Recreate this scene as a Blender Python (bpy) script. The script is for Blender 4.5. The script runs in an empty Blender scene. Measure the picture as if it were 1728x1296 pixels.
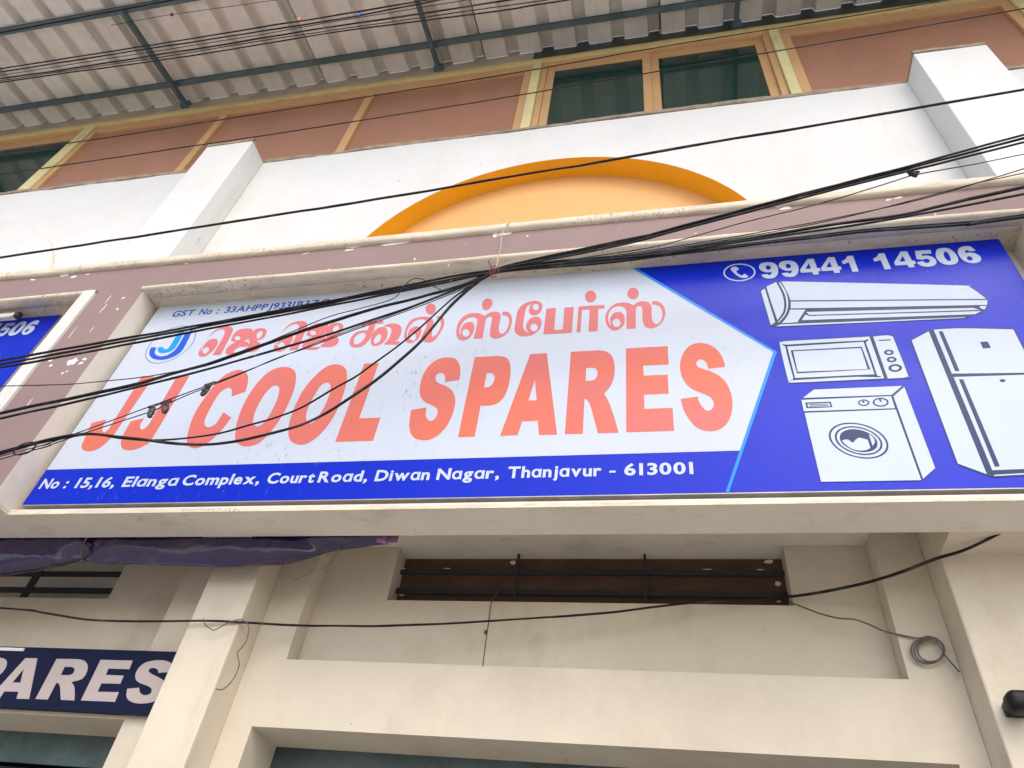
import bpy, math, random
from mathutils import Vector, Matrix, noise

# ------------------------------------------------------------------ camera, sky, sun, exposure
scene = bpy.context.scene
col = scene.collection
cam = bpy.data.cameras.new("camera"); cam_ob = bpy.data.objects.new("camera", cam); col.objects.link(cam_ob)
cam.sensor_width = 36.0; cam.lens = 25.2894; cam.clip_start = 0.05; cam.clip_end = 3000
cam_ob.matrix_world = Matrix(((0.97741,0.049135,0.205561,0.0), (0.181335,-0.69457,-0.696197,0.0), (0.108569,0.717746,-0.687789,1.6), (0, 0, 0, 1)))
scene.camera = cam_ob

SUN_EL, SUN_AZ = math.radians(46), math.radians(158)     # azimuth clockwise from +Y: behind the camera, a little to the right
world = bpy.data.worlds.new("World"); scene.world = world; world.use_nodes = True
wn = world.node_tree.nodes; wl = world.node_tree.links
sky = wn.new("ShaderNodeTexSky"); sky.sky_type = 'NISHITA'; sky.sun_disc = False
sky.sun_elevation = SUN_EL; sky.sun_rotation = SUN_AZ
sky.air_density = 1.0; sky.dust_density = 2.9; sky.ozone_density = 1.2
wn["Background"].inputs[1].default_value = 0.15
wl.new(sky.outputs[0], wn["Background"].inputs[0])
sun = bpy.data.lights.new("sun", 'SUN'); sun.energy = 0.6; sun.angle = math.radians(80); sun.color = (1.0, 0.95, 0.88)
sun_ob = bpy.data.objects.new("sun", sun); col.objects.link(sun_ob)
sd = Vector((math.sin(SUN_AZ) * math.cos(SUN_EL), math.cos(SUN_AZ) * math.cos(SUN_EL), math.sin(SUN_EL)))
sun_ob.rotation_euler = sd.to_track_quat('Z', 'Y').to_euler(); sun_ob.location = sd * 40
scene.view_settings.view_transform = 'Standard'; scene.view_settings.look = 'None'
scene.view_settings.gamma = 1.0; scene.view_settings.exposure = 0.84
scene.render.engine = 'CYCLES'
random.seed(7)

# ------------------------------------------------------------------ materials
MATS = {}
def mat(name, color, rough=0.6, mottle=0.08, mscale=1.4, bump=0.0, bscale=60, stain=None, spec=0.5, metal=0.0, coat=0.0, streak=None):
    """procedural paint: base colour, soft mottling, optional speckle stains (colour, scale xyz, threshold, softness) and fine relief"""
    if name in MATS: return MATS[name]
    m = bpy.data.materials.new(name); m.use_nodes = True; n = m.node_tree.nodes; l = m.node_tree.links
    b = n["Principled BSDF"]; b.inputs["Roughness"].default_value = rough; b.inputs["Metallic"].default_value = metal
    b.inputs["Specular IOR Level"].default_value = spec
    b.inputs["Coat Weight"].default_value = coat; b.inputs["Coat Roughness"].default_value = 0.12
    geo = n.new("ShaderNodeNewGeometry")
    def ntex(scale, detail=4.0, rgh=0.6, vec=None):
        t = n.new("ShaderNodeTexNoise"); t.inputs["Scale"].default_value = 1.0
        t.inputs["Detail"].default_value = detail; t.inputs["Roughness"].default_value = rgh
        mp = n.new("ShaderNodeMapping"); mp.inputs["Scale"].default_value = scale if hasattr(scale, '__len__') else (scale,) * 3
        l.new(geo.outputs["Position"], mp.inputs["Vector"]); l.new(mp.outputs[0], t.inputs["Vector"])
        return t
    def ramp(src, lo, hi):
        r = n.new("ShaderNodeMapRange"); r.inputs[1].default_value = lo; r.inputs[2].default_value = hi
        r.clamp = True; l.new(src, r.inputs[0]); return r.outputs[0]
    def mixc(fac, a, bcol, mode='MIX'):
        x = n.new("ShaderNodeMix"); x.data_type = 'RGBA'; x.blend_type = mode
        if isinstance(fac, float): x.inputs[0].default_value = fac
        else: l.new(fac, x.inputs[0])
        for i, v in ((6, a), (7, bcol)):
            if hasattr(v, 'links') or hasattr(v, 'is_linked'): l.new(v, x.inputs[i])
            else: x.inputs[i].default_value = tuple(v) + (1.0,)
        return x.outputs[2]
    c0 = tuple(color)
    dark = tuple(max(0, v * (1 - mottle * 2.2)) for v in c0); lite = tuple(min(1, v * (1 + mottle)) for v in c0)
    t = ntex(mscale, 6.0, 0.65)
    out = mixc(ramp(t.outputs[0], 0.3, 0.7), dark, lite)
    for s in (stain or []):
        scol, sscale, lo, hi, amt = s[:5]
        t2 = ntex(sscale, 5.0, 0.7); f = ramp(t2.outputs[0], lo, hi)
        if len(s) > 5:                                   # a second, larger noise decides where the stain occurs
            t3 = ntex(s[5], 2.0, 0.5); f3 = ramp(t3.outputs[0], s[6], s[7])
            mm = n.new("ShaderNodeMath"); mm.operation = 'MULTIPLY'; l.new(f, mm.inputs[0]); l.new(f3, mm.inputs[1]); f = mm.outputs[0]
        mm = n.new("ShaderNodeMath"); mm.operation = 'MULTIPLY'; l.new(f, mm.inputs[0]); mm.inputs[1].default_value = amt
        out = mixc(mm.outputs[0], out, scol)
    l.new(out, b.inputs["Base Color"])
    rt = ntex(mscale * 3, 3.0); rr = n.new("ShaderNodeMapRange"); l.new(rt.outputs[0], rr.inputs[0])
    rr.inputs[3].default_value = max(0.02, rough - 0.08); rr.inputs[4].default_value = min(1, rough + 0.08)
    l.new(rr.outputs[0], b.inputs["Roughness"])
    if bump > 0:
        bt = ntex(bscale, 5.0, 0.6); bn = n.new("ShaderNodeBump"); bn.inputs["Strength"].default_value = bump
        bn.inputs["Distance"].default_value = 0.01; l.new(bt.outputs[0], bn.inputs["Height"]); l.new(bn.outputs[0], b.inputs["Normal"])
    MATS[name] = m
    return m

DIRT = (0.16, 0.10, 0.05)
M_white = mat("white_paint", (0.72, 0.725, 0.71), 0.75, 0.04, 0.8, 0.5, 5, [((0.48, 0.42, 0.33), (7, 7, 0.45), 0.57, 0.75, 0.38, (0.7, 0.7, 0.5), 0.45, 0.65), ((0.62, 0.58, 0.50), (1.6, 1.6, 0.35), 0.52, 0.75, 0.40), (DIRT, (16, 16, 12), 0.665, 0.70, 0.5, 1.1, 0.50, 0.62)])
M_cream = mat("cream_paint", (0.76, 0.69, 0.58), 0.7, 0.05, 0.9, 0.25, 11, [((0.50, 0.40, 0.28), (1.2, 1.2, 0.6), 0.55, 0.8, 0.45), (DIRT, (26, 26, 26), 0.70, 0.74, 0.7, 1.3, 0.55, 0.65)])
M_lower = mat("shade_toned_beige_wall", (0.64, 0.57, 0.45), 0.7, 0.06, 0.8, 0.6, 5, [((0.38, 0.30, 0.20), (6, 6, 0.6), 0.56, 0.75, 0.30, (0.8, 0.8, 0.8), 0.47, 0.65), ((0.40, 0.32, 0.235), (0.9, 0.9, 0.6), 0.50, 0.78, 0.5), (DIRT, (30, 30, 30), 0.675, 0.70, 0.8, 1.7, 0.50, 0.60), ((0.36, 0.27, 0.17), (2.2, 2.2, 1.2), 0.60, 0.75, 0.35)])  # beige wall colour, darkened to carry the weaker light at street level
M_soffit = mat("soffit_paint", (0.73, 0.675, 0.59), 0.75, 0.06, 1.2, 0.25, 12, [((0.45, 0.33, 0.22), (3, 5, 3), 0.55, 0.72, 0.5), (DIRT, (48, 48, 48), 0.645, 0.68, 0.8, 1.5, 0.47, 0.58)])
M_mould = mat("stained_moulding", (0.74, 0.66, 0.52), 0.7, 0.08, 2.5, 0.4, 20, [((0.42, 0.30, 0.16), (6, 20, 26), 0.5, 0.72, 0.6), ((0.10, 0.06, 0.03), (38, 38, 22), 0.57, 0.64, 0.7, (1.2, 1.2, 1.0), 0.47, 0.60)])
M_reveal_top = mat("drip_stained_reveal", (0.62, 0.54, 0.42), 0.7, 0.08, 2.5, 0.3, 20, [((0.32, 0.22, 0.12), (5, 20, 20), 0.5, 0.75, 0.5), ((0.08, 0.05, 0.03), (48, 30, 30), 0.57, 0.62, 0.85, (1.1, 16, 16), 0.47, 0.56)])
M_mauve = mat("mauve_paint", (0.295, 0.20, 0.185), 0.65, 0.05, 1.3, 0.25, 10, [((0.72, 0.66, 0.66), (22, 22, 30), 0.66, 0.69, 0.6, 1.4, 0.50, 0.62), ((0.28, 0.19, 0.19), (1.4, 1.4, 0.5), 0.55, 0.78, 0.4)])
M_orange = mat("yellow_orange_paint", (0.80, 0.44, 0.155), 0.6, 0.04, 1.0, 0.15, 9, [((0.35, 0.18, 0.05), (18, 18, 18), 0.73, 0.76, 0.7, 1.3, 0.5, 0.6)])
M_orange2 = mat("bounce_deepened_orange", (0.90, 0.43, 0.006), 0.55, 0.05, 1.2, 0.2, 10, [((0.25, 0.12, 0.03), (20, 20, 20), 0.71, 0.74, 0.7, 1.3, 0.48, 0.6)])  # the niche orange, deepened for bounce light inside the arch
M_chip = mat("bare_plaster", (0.82, 0.79, 0.77), 0.85, 0.06, 8, 0.5, 40)
M_mortar = mat("crumbling_mortar", (0.38, 0.30, 0.22), 0.9, 0.2, 9, 0.8, 30, [((0.10, 0.07, 0.05), (30, 30, 30), 0.6, 0.68, 0.8)])
M_frame = mat("brown_aluminium_frame", (0.64, 0.385, 0.18), 0.42, 0.06, 2.0, 0.05, 30)
M_post = mat("cream_post_paint", (0.74, 0.66, 0.34), 0.6, 0.08, 3.0, 0.3, 20, [((0.40, 0.30, 0.12), (8, 8, 3), 0.60, 0.7, 0.5)])
M_rail = mat("stained_head_rail", (0.66, 0.52, 0.22), 0.65, 0.1, 3, 0.4, 26, [((0.14, 0.09, 0.03), (28, 40, 40), 0.60, 0.66, 0.8, (1.5, 3, 3), 0.46, 0.58), ((0.85, 0.78, 0.55), (16, 30, 30), 0.62, 0.70, 0.7)])
M_panel = mat("brown_board", (0.42, 0.20, 0.13), 0.33, 0.06, 1.2, 0.03, 30, spec=0.5, coat=0.1)
M_glass = mat("dark_green_glass", (0.010, 0.040, 0.033), 0.05, 0.05, 1.0, spec=0.5)
M_darkgreen = mat("dark_green_finish", (0.030, 0.045, 0.036), 0.45, 0.15, 1.5)
M_plasterU = mat("grey_plaster", (0.46, 0.40, 0.31), 0.85, 0.12, 2.2, 0.4, 18, [((0.25, 0.19, 0.12), (2, 2, 6), 0.55, 0.72, 0.5)])
M_sheet = mat("galvanised_sheet", (0.84, 0.80, 0.735), 0.55, 0.07, 1.6, 0.06, 22, [((0.50, 0.44, 0.36), (0.6, 0.5, 1), 0.50, 0.75, 0.5), ((0.22, 0.15, 0.09), (7, 2, 7), 0.66, 0.74, 0.4)])
M_steel = mat("blue_green_painted_steel", (0.095, 0.145, 0.160), 0.5, 0.15, 4, 0.15, 40, [((0.14, 0.10, 0.08), (8, 8, 8), 0.62, 0.7, 0.5)])
M_cable = mat("black_cable_sheath", (0.006, 0.006, 0.007), 0.6, 0.3, 12, spec=0.3, stain=[((0.10, 0.095, 0.088), (5, 5, 9), 0.52, 0.68, 0.5), ((0.22, 0.20, 0.18), (18, 18, 18), 0.66, 0.70, 0.7)])
M_greycable = mat("grey_cable_sheath", (0.12, 0.11, 0.10), 0.55, 0.2, 20)
M_string = mat("pale_string", (0.55, 0.42, 0.33), 0.9, 0.2, 30)
M_redstring = mat("red_thread", (0.22, 0.06, 0.05), 0.9, 0.2, 30)
M_brownstring = mat("brown_string", (0.16, 0.10, 0.06), 0.9, 0.2, 30)
GLOSS = dict(rough=0.30, spec=0.15)
FLY = [((0.18, 0.19, 0.22), (46, 46, 19), 0.61, 0.65, 0.6, (0.9, 0.9, 0.8), 0.48, 0.62), ((0.45, 0.46, 0.50), (45, 45, 4), 0.58, 0.68, 0.35, (1.3, 1.3, 0.6), 0.50, 0.62)]
M_flexblue = mat("printed_blue", (0.002, 0.020, 0.50), mottle=0.05, mscale=0.7, bump=0.02, bscale=60, **GLOSS, stain=[((0.30, 0.36, 0.62), (60, 60, 9), 0.62, 0.68, 0.35, (1.2, 1.2, 0.8), 0.52, 0.62)])
M_flexwhite = mat("printed_white", (0.54, 0.59, 0.68), mottle=0.02, mscale=0.6, bump=0.02, bscale=60, **GLOSS, stain=FLY)
M_flexwhite2 = mat("printed_appliance_white", (0.52, 0.59, 0.70), mottle=0.02, mscale=0.6, **GLOSS)
M_cyan = mat("printed_cyan", (0.02, 0.26, 0.80), mottle=0.02, mscale=0.6, **GLOSS)
M_navy = mat("printed_navy", (0.012, 0.035, 0.12), mottle=0.03, mscale=0.6, **GLOSS)
M_red = mat("printed_coral_red", (0.63, 0.165, 0.168), mottle=0.03, mscale=0.9, **GLOSS, stain=[((0.67, 0.165, 0.085), (0.45, 0.45, 1.0), 0.42, 0.62, 0.8)] + FLY[:1])
M_pink = mat("printed_salmon", (0.65, 0.18, 0.18), mottle=0.03, mscale=0.9, **GLOSS)
M_gst = mat("printed_text_blue", (0.02, 0.09, 0.42), mottle=0.02, mscale=1, **GLOSS)
M_lblue = mat("printed_sky_blue", (0.02, 0.28, 0.84), mottle=0.02, mscale=1, **GLOSS)
M_mblue = mat("printed_mid_blue", (0.02, 0.10, 0.60), mottle=0.02, mscale=1, **GLOSS)
M_alu = mat("dull_aluminium", (0.42, 0.40, 0.38), 0.5, 0.1, 8, 0.1, 40, [(DIRT, (60, 60, 60), 0.66, 0.70, 0.7)], metal=0.4)
M_board = mat("navy_board", (0.006, 0.008, 0.036), 0.5, 0.1, 2, spec=0.15)
M_boardtext = mat("board_lettering", (0.46, 0.39, 0.37), 0.5, 0.04, 2)
M_tarp = mat("purple_plastic_sheet", (0.022, 0.009, 0.062), 0.13, 0.25, 3, 0.10, 16, [((0.10, 0.05, 0.045), (2.5, 6, 7), 0.55, 0.68, 0.7)], spec=0.7)
M_tarp2 = mat("mauve_plastic_strip", (0.36, 0.19, 0.36), 0.4, 0.2, 6)
M_ply = mat("brown_plywood", (0.105, 0.052, 0.028), 0.7, 0.2, 3, 0.2, 20, [((0.04, 0.02, 0.01), (3, 8, 14), 0.5, 0.7, 0.6)])
M_bar = mat("dark_bar_paint", (0.020, 0.023, 0.028), 0.5, 0.2, 8, 0.2, 40)
M_shutter = mat("teal_grey_shutter", (0.085, 0.125, 0.130), 0.45, 0.2, 2.2, 0.1, 30, [((0.02, 0.04, 0.04), (3, 3, 2), 0.58, 0.7, 0.6)], metal=0.2)
M_black = mat("black_plastic", (0.006, 0.006, 0.007), 0.5, 0.2, 10, spec=0.3)
M_interior = mat("dark_interior", (0.03, 0.028, 0.026), 0.9, 0.2, 2)
M_bounce_road = mat("pale_bounce_road", (0.53, 0.495, 0.44), 0.9, 0.2, 3, 0.6, 60)  # unseen road, made pale to bounce light up under the roof
M_pave = mat("concrete_paving", (0.52, 0.48, 0.42), 0.85, 0.12, 2, 0.5, 30)
M_clip = mat("brown_clip", (0.045, 0.035, 0.030), 0.6, 0.3, 20)
M_blueclip = mat("blue_plastic_clip", (0.06, 0.17, 0.62), 0.4, 0.1, 8)
M_orangetag = mat("orange_tag", (0.75, 0.25, 0.13), 0.5, 0.1, 8)

# ------------------------------------------------------------------ helpers
class MB:
    def __init__(s): s.v, s.f, s.m = [], [], []
    def quad(s, pts, mi=0):
        i = len(s.v); s.v += [tuple(p) for p in pts]; s.f.append(tuple(range(i, i + len(pts)))); s.m.append(mi)
    def box(s, x0, x1, y0, y1, z0, z1, mi=0):
        i = len(s.v)
        s.v += [(x, y, z) for z in (z0, z1) for y in (y0, y1) for x in (x0, x1)]
        for q in ((0, 2, 3, 1), (4, 5, 7, 6), (0, 1, 5, 4), (1, 3, 7, 5), (3, 2, 6, 7), (2, 0, 4, 6)):
            s.f.append(tuple(i + k for k in q)); s.m.append(mi)
    def bar(s, a, b, w, h, up=(0, 0, 1), mi=0):
        a, b = Vector(a), Vector(b); d = (b - a).normalized(); u = Vector(up); r = d.cross(u).normalized(); u = r.cross(d)
        i = len(s.v)
        for p in (a, b):
            for sx, sz in ((-1, -1), (1, -1), (1, 1), (-1, 1)): s.v.append(tuple(p + r * sx * w / 2 + u * sz * h / 2))
        for q in ((0, 1, 2, 3), (7, 6, 5, 4), (0, 4, 5, 1), (1, 5, 6, 2), (2, 6, 7, 3), (3, 7, 4, 0)):
            s.f.append(tuple(i + k for k in q)); s.m.append(mi)
    def tube(s, pts, r, n=7, mi=0):
        pts = [Vector(p) for p in pts]; i0 = len(s.v); N = len(pts); ref = Vector((0, 0, 1))
        for k, p in enumerate(pts):
            d = (pts[min(k + 1, N - 1)] - pts[max(k - 1, 0)]).normalized()
            a = d.cross(ref)
            if a.length < 1e-3: a = d.cross(Vector((0, 1, 0)))
            a.normalize(); b = d.cross(a)
            rr = r[k] if hasattr(r, '__len__') else r
            for j in range(n):
                t = 2 * math.pi * j / n; s.v.append(tuple(p + (a * math.cos(t) + b * math.sin(t)) * rr))
        for k in range(N - 1):
            for j in range(n):
                s.f.append((i0 + k * n + j, i0 + k * n + (j + 1) % n, i0 + (k + 1) * n + (j + 1) % n, i0 + (k + 1) * n + j)); s.m.append(mi)
        s.f.append(tuple(i0 + j for j in range(n))[::-1]); s.m.append(mi)
        s.f.append(tuple(i0 + (N - 1) * n + j for j in range(n))); s.m.append(mi)

def wpos(o):
    p = Vector((0, 0, 0))
    while o is not None: p += o.location; o = o.parent
    return p
def tag(o, label=None, cat=None, group=None, kind=None):
    if label: o["label"] = label
    if cat: o["category"] = cat
    if group: o["group"] = group
    if kind: o["kind"] = kind
    return o
def thing(name, loc, label, cat, group=None):
    o = bpy.data.objects.new(name, None); o.location = loc; o.empty_display_size = 0.1; col.objects.link(o)
    return tag(o, label, cat, group)
def link_mesh(name, me, mats, parent=None, smooth=False, bevel=0.0, origin=None):
    for m in (mats if isinstance(mats, (list, tuple)) else [mats]): me.materials.append(m)
    if smooth:
        for p in me.polygons: p.use_smooth = True
    o = bpy.data.objects.new(name, me); col.objects.link(o)
    if parent is not None: base = wpos(parent); o.parent = parent
    else:
        if origin is None:
            xs = [v.co for v in me.vertices]
            origin = Vector(((min(v.x for v in xs) + max(v.x for v in xs)) / 2, (min(v.y for v in xs) + max(v.y for v in xs)) / 2, min(v.z for v in xs)))
        base = Vector(origin); o.location = base
    me.transform(Matrix.Translation(-base)); me.update()
    if bevel > 0:
        b = o.modifiers.new("bevel", 'BEVEL'); b.width = bevel; b.segments = 2; b.limit_method = 'ANGLE'; b.harden_normals = False
    return o
def build(mb, name, mats, parent=None, smooth=False, bevel=0.0, origin=None):
    me = bpy.data.meshes.new(name); me.from_pydata(mb.v, [], mb.f)
    for p, mi in zip(me.polygons, mb.m): p.material_index = mi
    return link_mesh(name, me, mats, parent, smooth, bevel, origin)
def boxo(name, x0, x1, y0, y1, z0, z1, m, parent=None, bevel=0.0):
    b = MB(); b.box(x0, x1, y0, y1, z0, z1); return build(b, name, m, parent, bevel=bevel)
def wall(name, X, Z, holes, y0, y1, mats, parent):
    """a wall slab in the XZ plane with rectangular openings; material 0 on the front, 1 on reveals and edges"""
    xs = sorted(set([X[0], X[1]] + [h for q in holes for h in q[:2]])); zs = sorted(set([Z[0], Z[1]] + [h for q in holes for h in q[2:]]))
    xs = [x for x in xs if X[0] <= x <= X[1]]; zs = [z for z in zs if Z[0] <= z <= Z[1]]
    def solid(i, j):
        if not (0 <= i < len(xs) - 1 and 0 <= j < len(zs) - 1): return False
        cx, cz = (xs[i] + xs[i + 1]) / 2, (zs[j] + zs[j + 1]) / 2
        return not any(h[0] < cx < h[1] and h[2] < cz < h[3] for h in holes)
    b = MB()
    for i in range(len(xs) - 1):
        for j in range(len(zs) - 1):
            if not solid(i, j): continue
            x0, x1, z0, z1 = xs[i], xs[i + 1], zs[j], zs[j + 1]
            b.quad([(x0, y0, z0), (x1, y0, z0), (x1, y0, z1), (x0, y0, z1)], 0)
            b.quad([(x1, y1, z0), (x0, y1, z0), (x0, y1, z1), (x1, y1, z1)], 1)
            if not solid(i - 1, j): b.quad([(x0, y1, z0), (x0, y0, z0), (x0, y0, z1), (x0, y1, z1)], 1)
            if not solid(i + 1, j): b.quad([(x1, y0, z0), (x1, y1, z0), (x1, y1, z1), (x1, y0, z1)], 1)
            if not solid(i, j - 1): b.quad([(x0, y1, z0), (x1, y1, z0), (x1, y0, z0), (x0, y0, z0)], 1 if len(mats) < 3 else 2)
            if not solid(i, j + 1): b.quad([(x0, y0, z1), (x1, y0, z1), (x1, y1, z1), (x0, y1, z1)], 1)
    return build(b, name, mats, parent)
def smooth_closed(pts, n=4):
    """closed outline through the points; points carrying a third value are sharp corners"""
    N = len(pts); out = []
    for i in range(N):
        p0, p1, p2, p3 = (Vector(pts[(i + k) % N][:2]) for k in (-1, 0, 1, 2))
        c1, c2 = len(pts[i]) > 2, len(pts[(i + 1) % N]) > 2
        out.append(tuple(p1))
        if c1 and c2: continue
        m1 = (p2 - p1) if c1 else (p2 - p0) * 0.5
        m2 = (p2 - p1) if c2 else (p3 - p1) * 0.5
        for k in range(1, n):
            t = k / n; t2, t3 = t * t, t * t * t
            out.append(tuple(p1 * (2 * t3 - 3 * t2 + 1) + m1 * (t3 - 2 * t2 + t) + p2 * (-2 * t3 + 3 * t2) + m2 * (t3 - t2)))
    return out
def smooth_open(pts, n=5):
    pts = [Vector(p) for p in pts]; N = len(pts); out = []
    for i in range(N - 1):
        p0, p1, p2, p3 = pts[max(i - 1, 0)], pts[i], pts[i + 1], pts[min(i + 2, N - 1)]
        for k in range(n):
            t = k / n; t2, t3 = t * t, t * t * t
            out.append(p1 * (2 * t3 - 3 * t2 + 1) + (p2 - p0) * 0.5 * (t3 - 2 * t2 + t) + p2 * (-2 * t3 + 3 * t2) + (p3 - p1) * 0.5 * (t3 - t2))
    out.append(pts[-1]); return out
def mesh_from_curve(cu):
    ob = bpy.data.objects.new("tmp", cu); col.objects.link(ob); bpy.context.view_layer.update()
    dg = bpy.context.evaluated_depsgraph_get(); me = bpy.data.meshes.new_from_object(ob.evaluated_get(dg), depsgraph=dg)
    bpy.data.objects.remove(ob); bpy.data.curves.remove(cu); return me
def print_shape(name, contours, y, m, parent, dx=0.0):
    """a flat printed shape (outline and holes, in millimetres of world X and Z) lying at depth y, facing the street"""
    cu = bpy.data.curves.new("outline", 'CURVE'); cu.dimensions = '2D'; cu.fill_mode = 'BOTH'
    for ct in contours:
        pl = smooth_closed(ct); sp = cu.splines.new('POLY'); sp.points.add(len(pl) - 1); sp.use_cyclic_u = True
        for q, p in zip(sp.points, pl): q.co = (p[0] / 1000 + dx, p[1] / 1000, 0, 1)
    me = mesh_from_curve(cu)
    me.transform(Matrix(((1, 0, 0, 0), (0, 0, -1, y), (0, 1, 0, 0), (0, 0, 0, 1))))
    me.materials.clear()
    return link_mesh(name, me, m, parent)
def print_text(name, body, x0, x1, z, cap, y, m, parent, bold=0.02):
    """one word of flat lettering, set letter by letter, fitted between x0 and x1 with its base line at z"""
    vs, fs, pen = [], [], 0.0
    for ch in body:
        cu = bpy.data.curves.new("text", 'FONT'); cu.body = ch; cu.size = 1.0; cu.offset = bold; cu.fill_mode = 'BOTH'; cu.resolution_u = 3
        me = mesh_from_curve(cu); xs = [v.co.x for v in me.vertices]; zs = [v.co.y for v in me.vertices]
        k = 1.0; sh = bold
        if ch == "\u0251": k = (0.50 + 2 * bold) / (max(zs) - min(zs)); sh = -min(zs) * k           # single-storey a, brought to x-height
        base = len(vs)
        if ch == "1" and pen > 0: pen += .07
        vs += [(pen + (v.co.x - min(xs)) * k, v.co.y * k + sh, 0) for v in me.vertices]
        fs += [tuple(base + q for q in p.vertices) for p in me.polygons]
        pen += (max(xs) - min(xs)) * k + (0.075 if ch not in ",:" else 0.10) + (0.10 if ch == "1" else 0); bpy.data.meshes.remove(me)
    me = bpy.data.meshes.new(name); me.from_pydata(vs, [], fs)
    sx = (x1 - x0) / max(v[0] for v in vs); sz = cap / 0.73
    me.transform(Matrix(((sx, 0, 0, x0), (0, 0, -1, y), (0, sz, 0, z), (0, 0, 0, 1))))
    return link_mesh(name, me, m, parent)
def edge_wobble(ob, amp, sc, axes=(0, 1, 1)):
    for v in ob.data.vertices:
        w = noise.noise_vector((v.co + ob.location) * sc)
        v.co += Vector((w.x * axes[0], w.y * axes[1], w.z * axes[2])) * amp

# ------------------------------------------------------------------ ground
g = MB(); g.quad([(-400, -400, 0), (400, -400, 0), (400, 400, 0), (-400, 400, 0)])
tag(build(g, "ground", M_bounce_road, origin=(0, 0, 0)), kind="structure")
g = MB(); g.box(-40, 40, 1.6, 6.0, 0.004, 0.13)
tag(build(g, "pavement", M_pave), kind="structure")

# ------------------------------------------------------------------ building
XL, XR = -11.6, 6.2
F, S, SOF0, SOF1, P, W, Q, U, V = 2.88, 3.05, 3.04, 3.29, 3.50, 3.71, 3.84, 3.115, 3.20
bld = thing("shop_building", (-2.5, 3.5, 0), "two-storey shop building with mauve fascia, white parapet and yellow arch niche", "building")
# sign fascia with two panel recesses (front mauve, reveals cream, upper reveal drip stained)
ZB, ZR, ZT = 3.72, 5.684, 6.03
RM = (-3.93, 2.20); RL = (-10.95, -4.40)
b = MB()
fas = wall("fascia", (XL, XR), (ZB, ZT), [(RM[0], RM[1], ZB, ZR), (RL[0], RL[1], ZB, ZR)], F, 3.16, [M_mauve, M_cream], bld)
boxo("recess_wall", XL, XR, 3.162, 3.28, 3.742, 6.2, M_cream, bld)
o = boxo("fascia_beam", XL, XR, SOF0, SOF1, 3.70, 3.74, M_soffit, bld)
lip = MB(); lip.box(RM[0] + .002, RM[1] - .002, SOF0 - .008, SOF0 - .001, 3.699, 3.722); build(lip, "lip", M_mould, bld)
lip = MB(); lip.box(RL[0] + .002, RL[1] - .002, SOF0 - .008, SOF0 - .001, 3.699, 3.722); build(lip, "lip", M_mould, bld)
boxo("interior_wall", XL, XR, 4.58, 4.65, 0.131, 3.963, M_interior, bld)
boxo("ceiling", XL, XR, SOF1 + .002, 4.6, 3.965, 4.05, M_soffit, bld)
def moulding(name, x0, x1, y0, y1, z0, z1, m, n=160, amp=.004, bev=.012, parent=bld):
    """a hand-finished plaster strip along X: subdivided box with slightly wavy edges and rounded corners"""
    b = MB(); k = max(2, int((x1 - x0) / 0.06))
    prof = [(y0, z0 + bev), (y0 + bev * .3, z0 + bev * .3), (y0 + bev, z0), (y1, z0), (y1, z1), (y0 + bev, z1), (y0 + bev * .3, z1 - bev * .3), (y0, z1 - bev)]
    for i in range(k + 1):
        x = x0 + (x1 - x0) * i / k
        for (y, z) in prof:
            w = noise.noise_vector(Vector((x * 1.7, y * 9, z * 9))); w2 = noise.noise_vector(Vector((x * 7, y * 9, z * 9)))
            b.v.append((x, y + (w.y * amp + w2.y * amp * .4) * (y < y1), z + w.z * amp + w2.z * amp * .4))
    p = len(prof)
    for i in range(k):
        for j in range(p):
            b.f.append((i * p + j, i * p + (j + 1) % p, (i + 1) * p + (j + 1) % p, (i + 1) * p + j)); b.m.append(0)
    b.f.append(tuple(range(p))); b.m.append(0); b.f.append(tuple(range(k * p, k * p + p))[::-1]); b.m.append(0)
    ob = build(b, name, m, parent, smooth=True); return ob
moulding("ledge_moulding", XL, XR, 2.846, 3.12, 5.998, 6.078, M_mould, amp=.007, bev=.020)
moulding("panel_moulding", RM[0] - .01, RM[1] + .01, 2.858, 2.96, 5.672, 5.712, M_mould, bev=.014)
moulding("panel_moulding", RL[0] - .01, RL[1] + .04, 2.858, 2.96, 5.672, 5.712, M_mould, bev=.014)
for (a, c) in ((RM[0] + .012, RM[1] - .012), (RL[0] + .012, RL[1] - .012)):
    boxo("drip_stained_reveal", a, c, 2.962, 3.158, 5.672, 5.682, M_reveal_top, bld)
# white wooden-looking frame strip down the right side of the left panel
b = MB()
for i in range(40):
    z = ZB + (5.70 - ZB) * i / 39
    w = noise.noise(Vector((3.1, 0, z * 3))) * .006; w2 = noise.noise(Vector((7.1, 0, z * 3))) * .010
    for (x, y) in ((-4.475 + w, 2.90), (-4.475 + w, 2.862), (-4.465 + w, 2.850), (-4.375 + w2, 2.850), (-4.362 + w2, 2.860), (-4.362 + w2, 2.90)): b.v.append((x, y, z))
for i in range(39):
    for j in range(5): b.f.append((i * 6 + j, i * 6 + j + 1, i * 6 + j + 7, i * 6 + j + 6)); b.m.append(0)
b.f.append((0, 1, 2, 3, 4, 5)); b.m.append(0); b.f.append(tuple(range(234, 240))[::-1]); b.m.append(0)
build(b, "panel_frame", M_white, bld, smooth=False)
# left pier underside
boxo("pier_base", RL[1] + .002, RM[0] - .002, F + .004, SOF0 - .001, 3.704, 3.719, M_soffit, bld)

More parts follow.
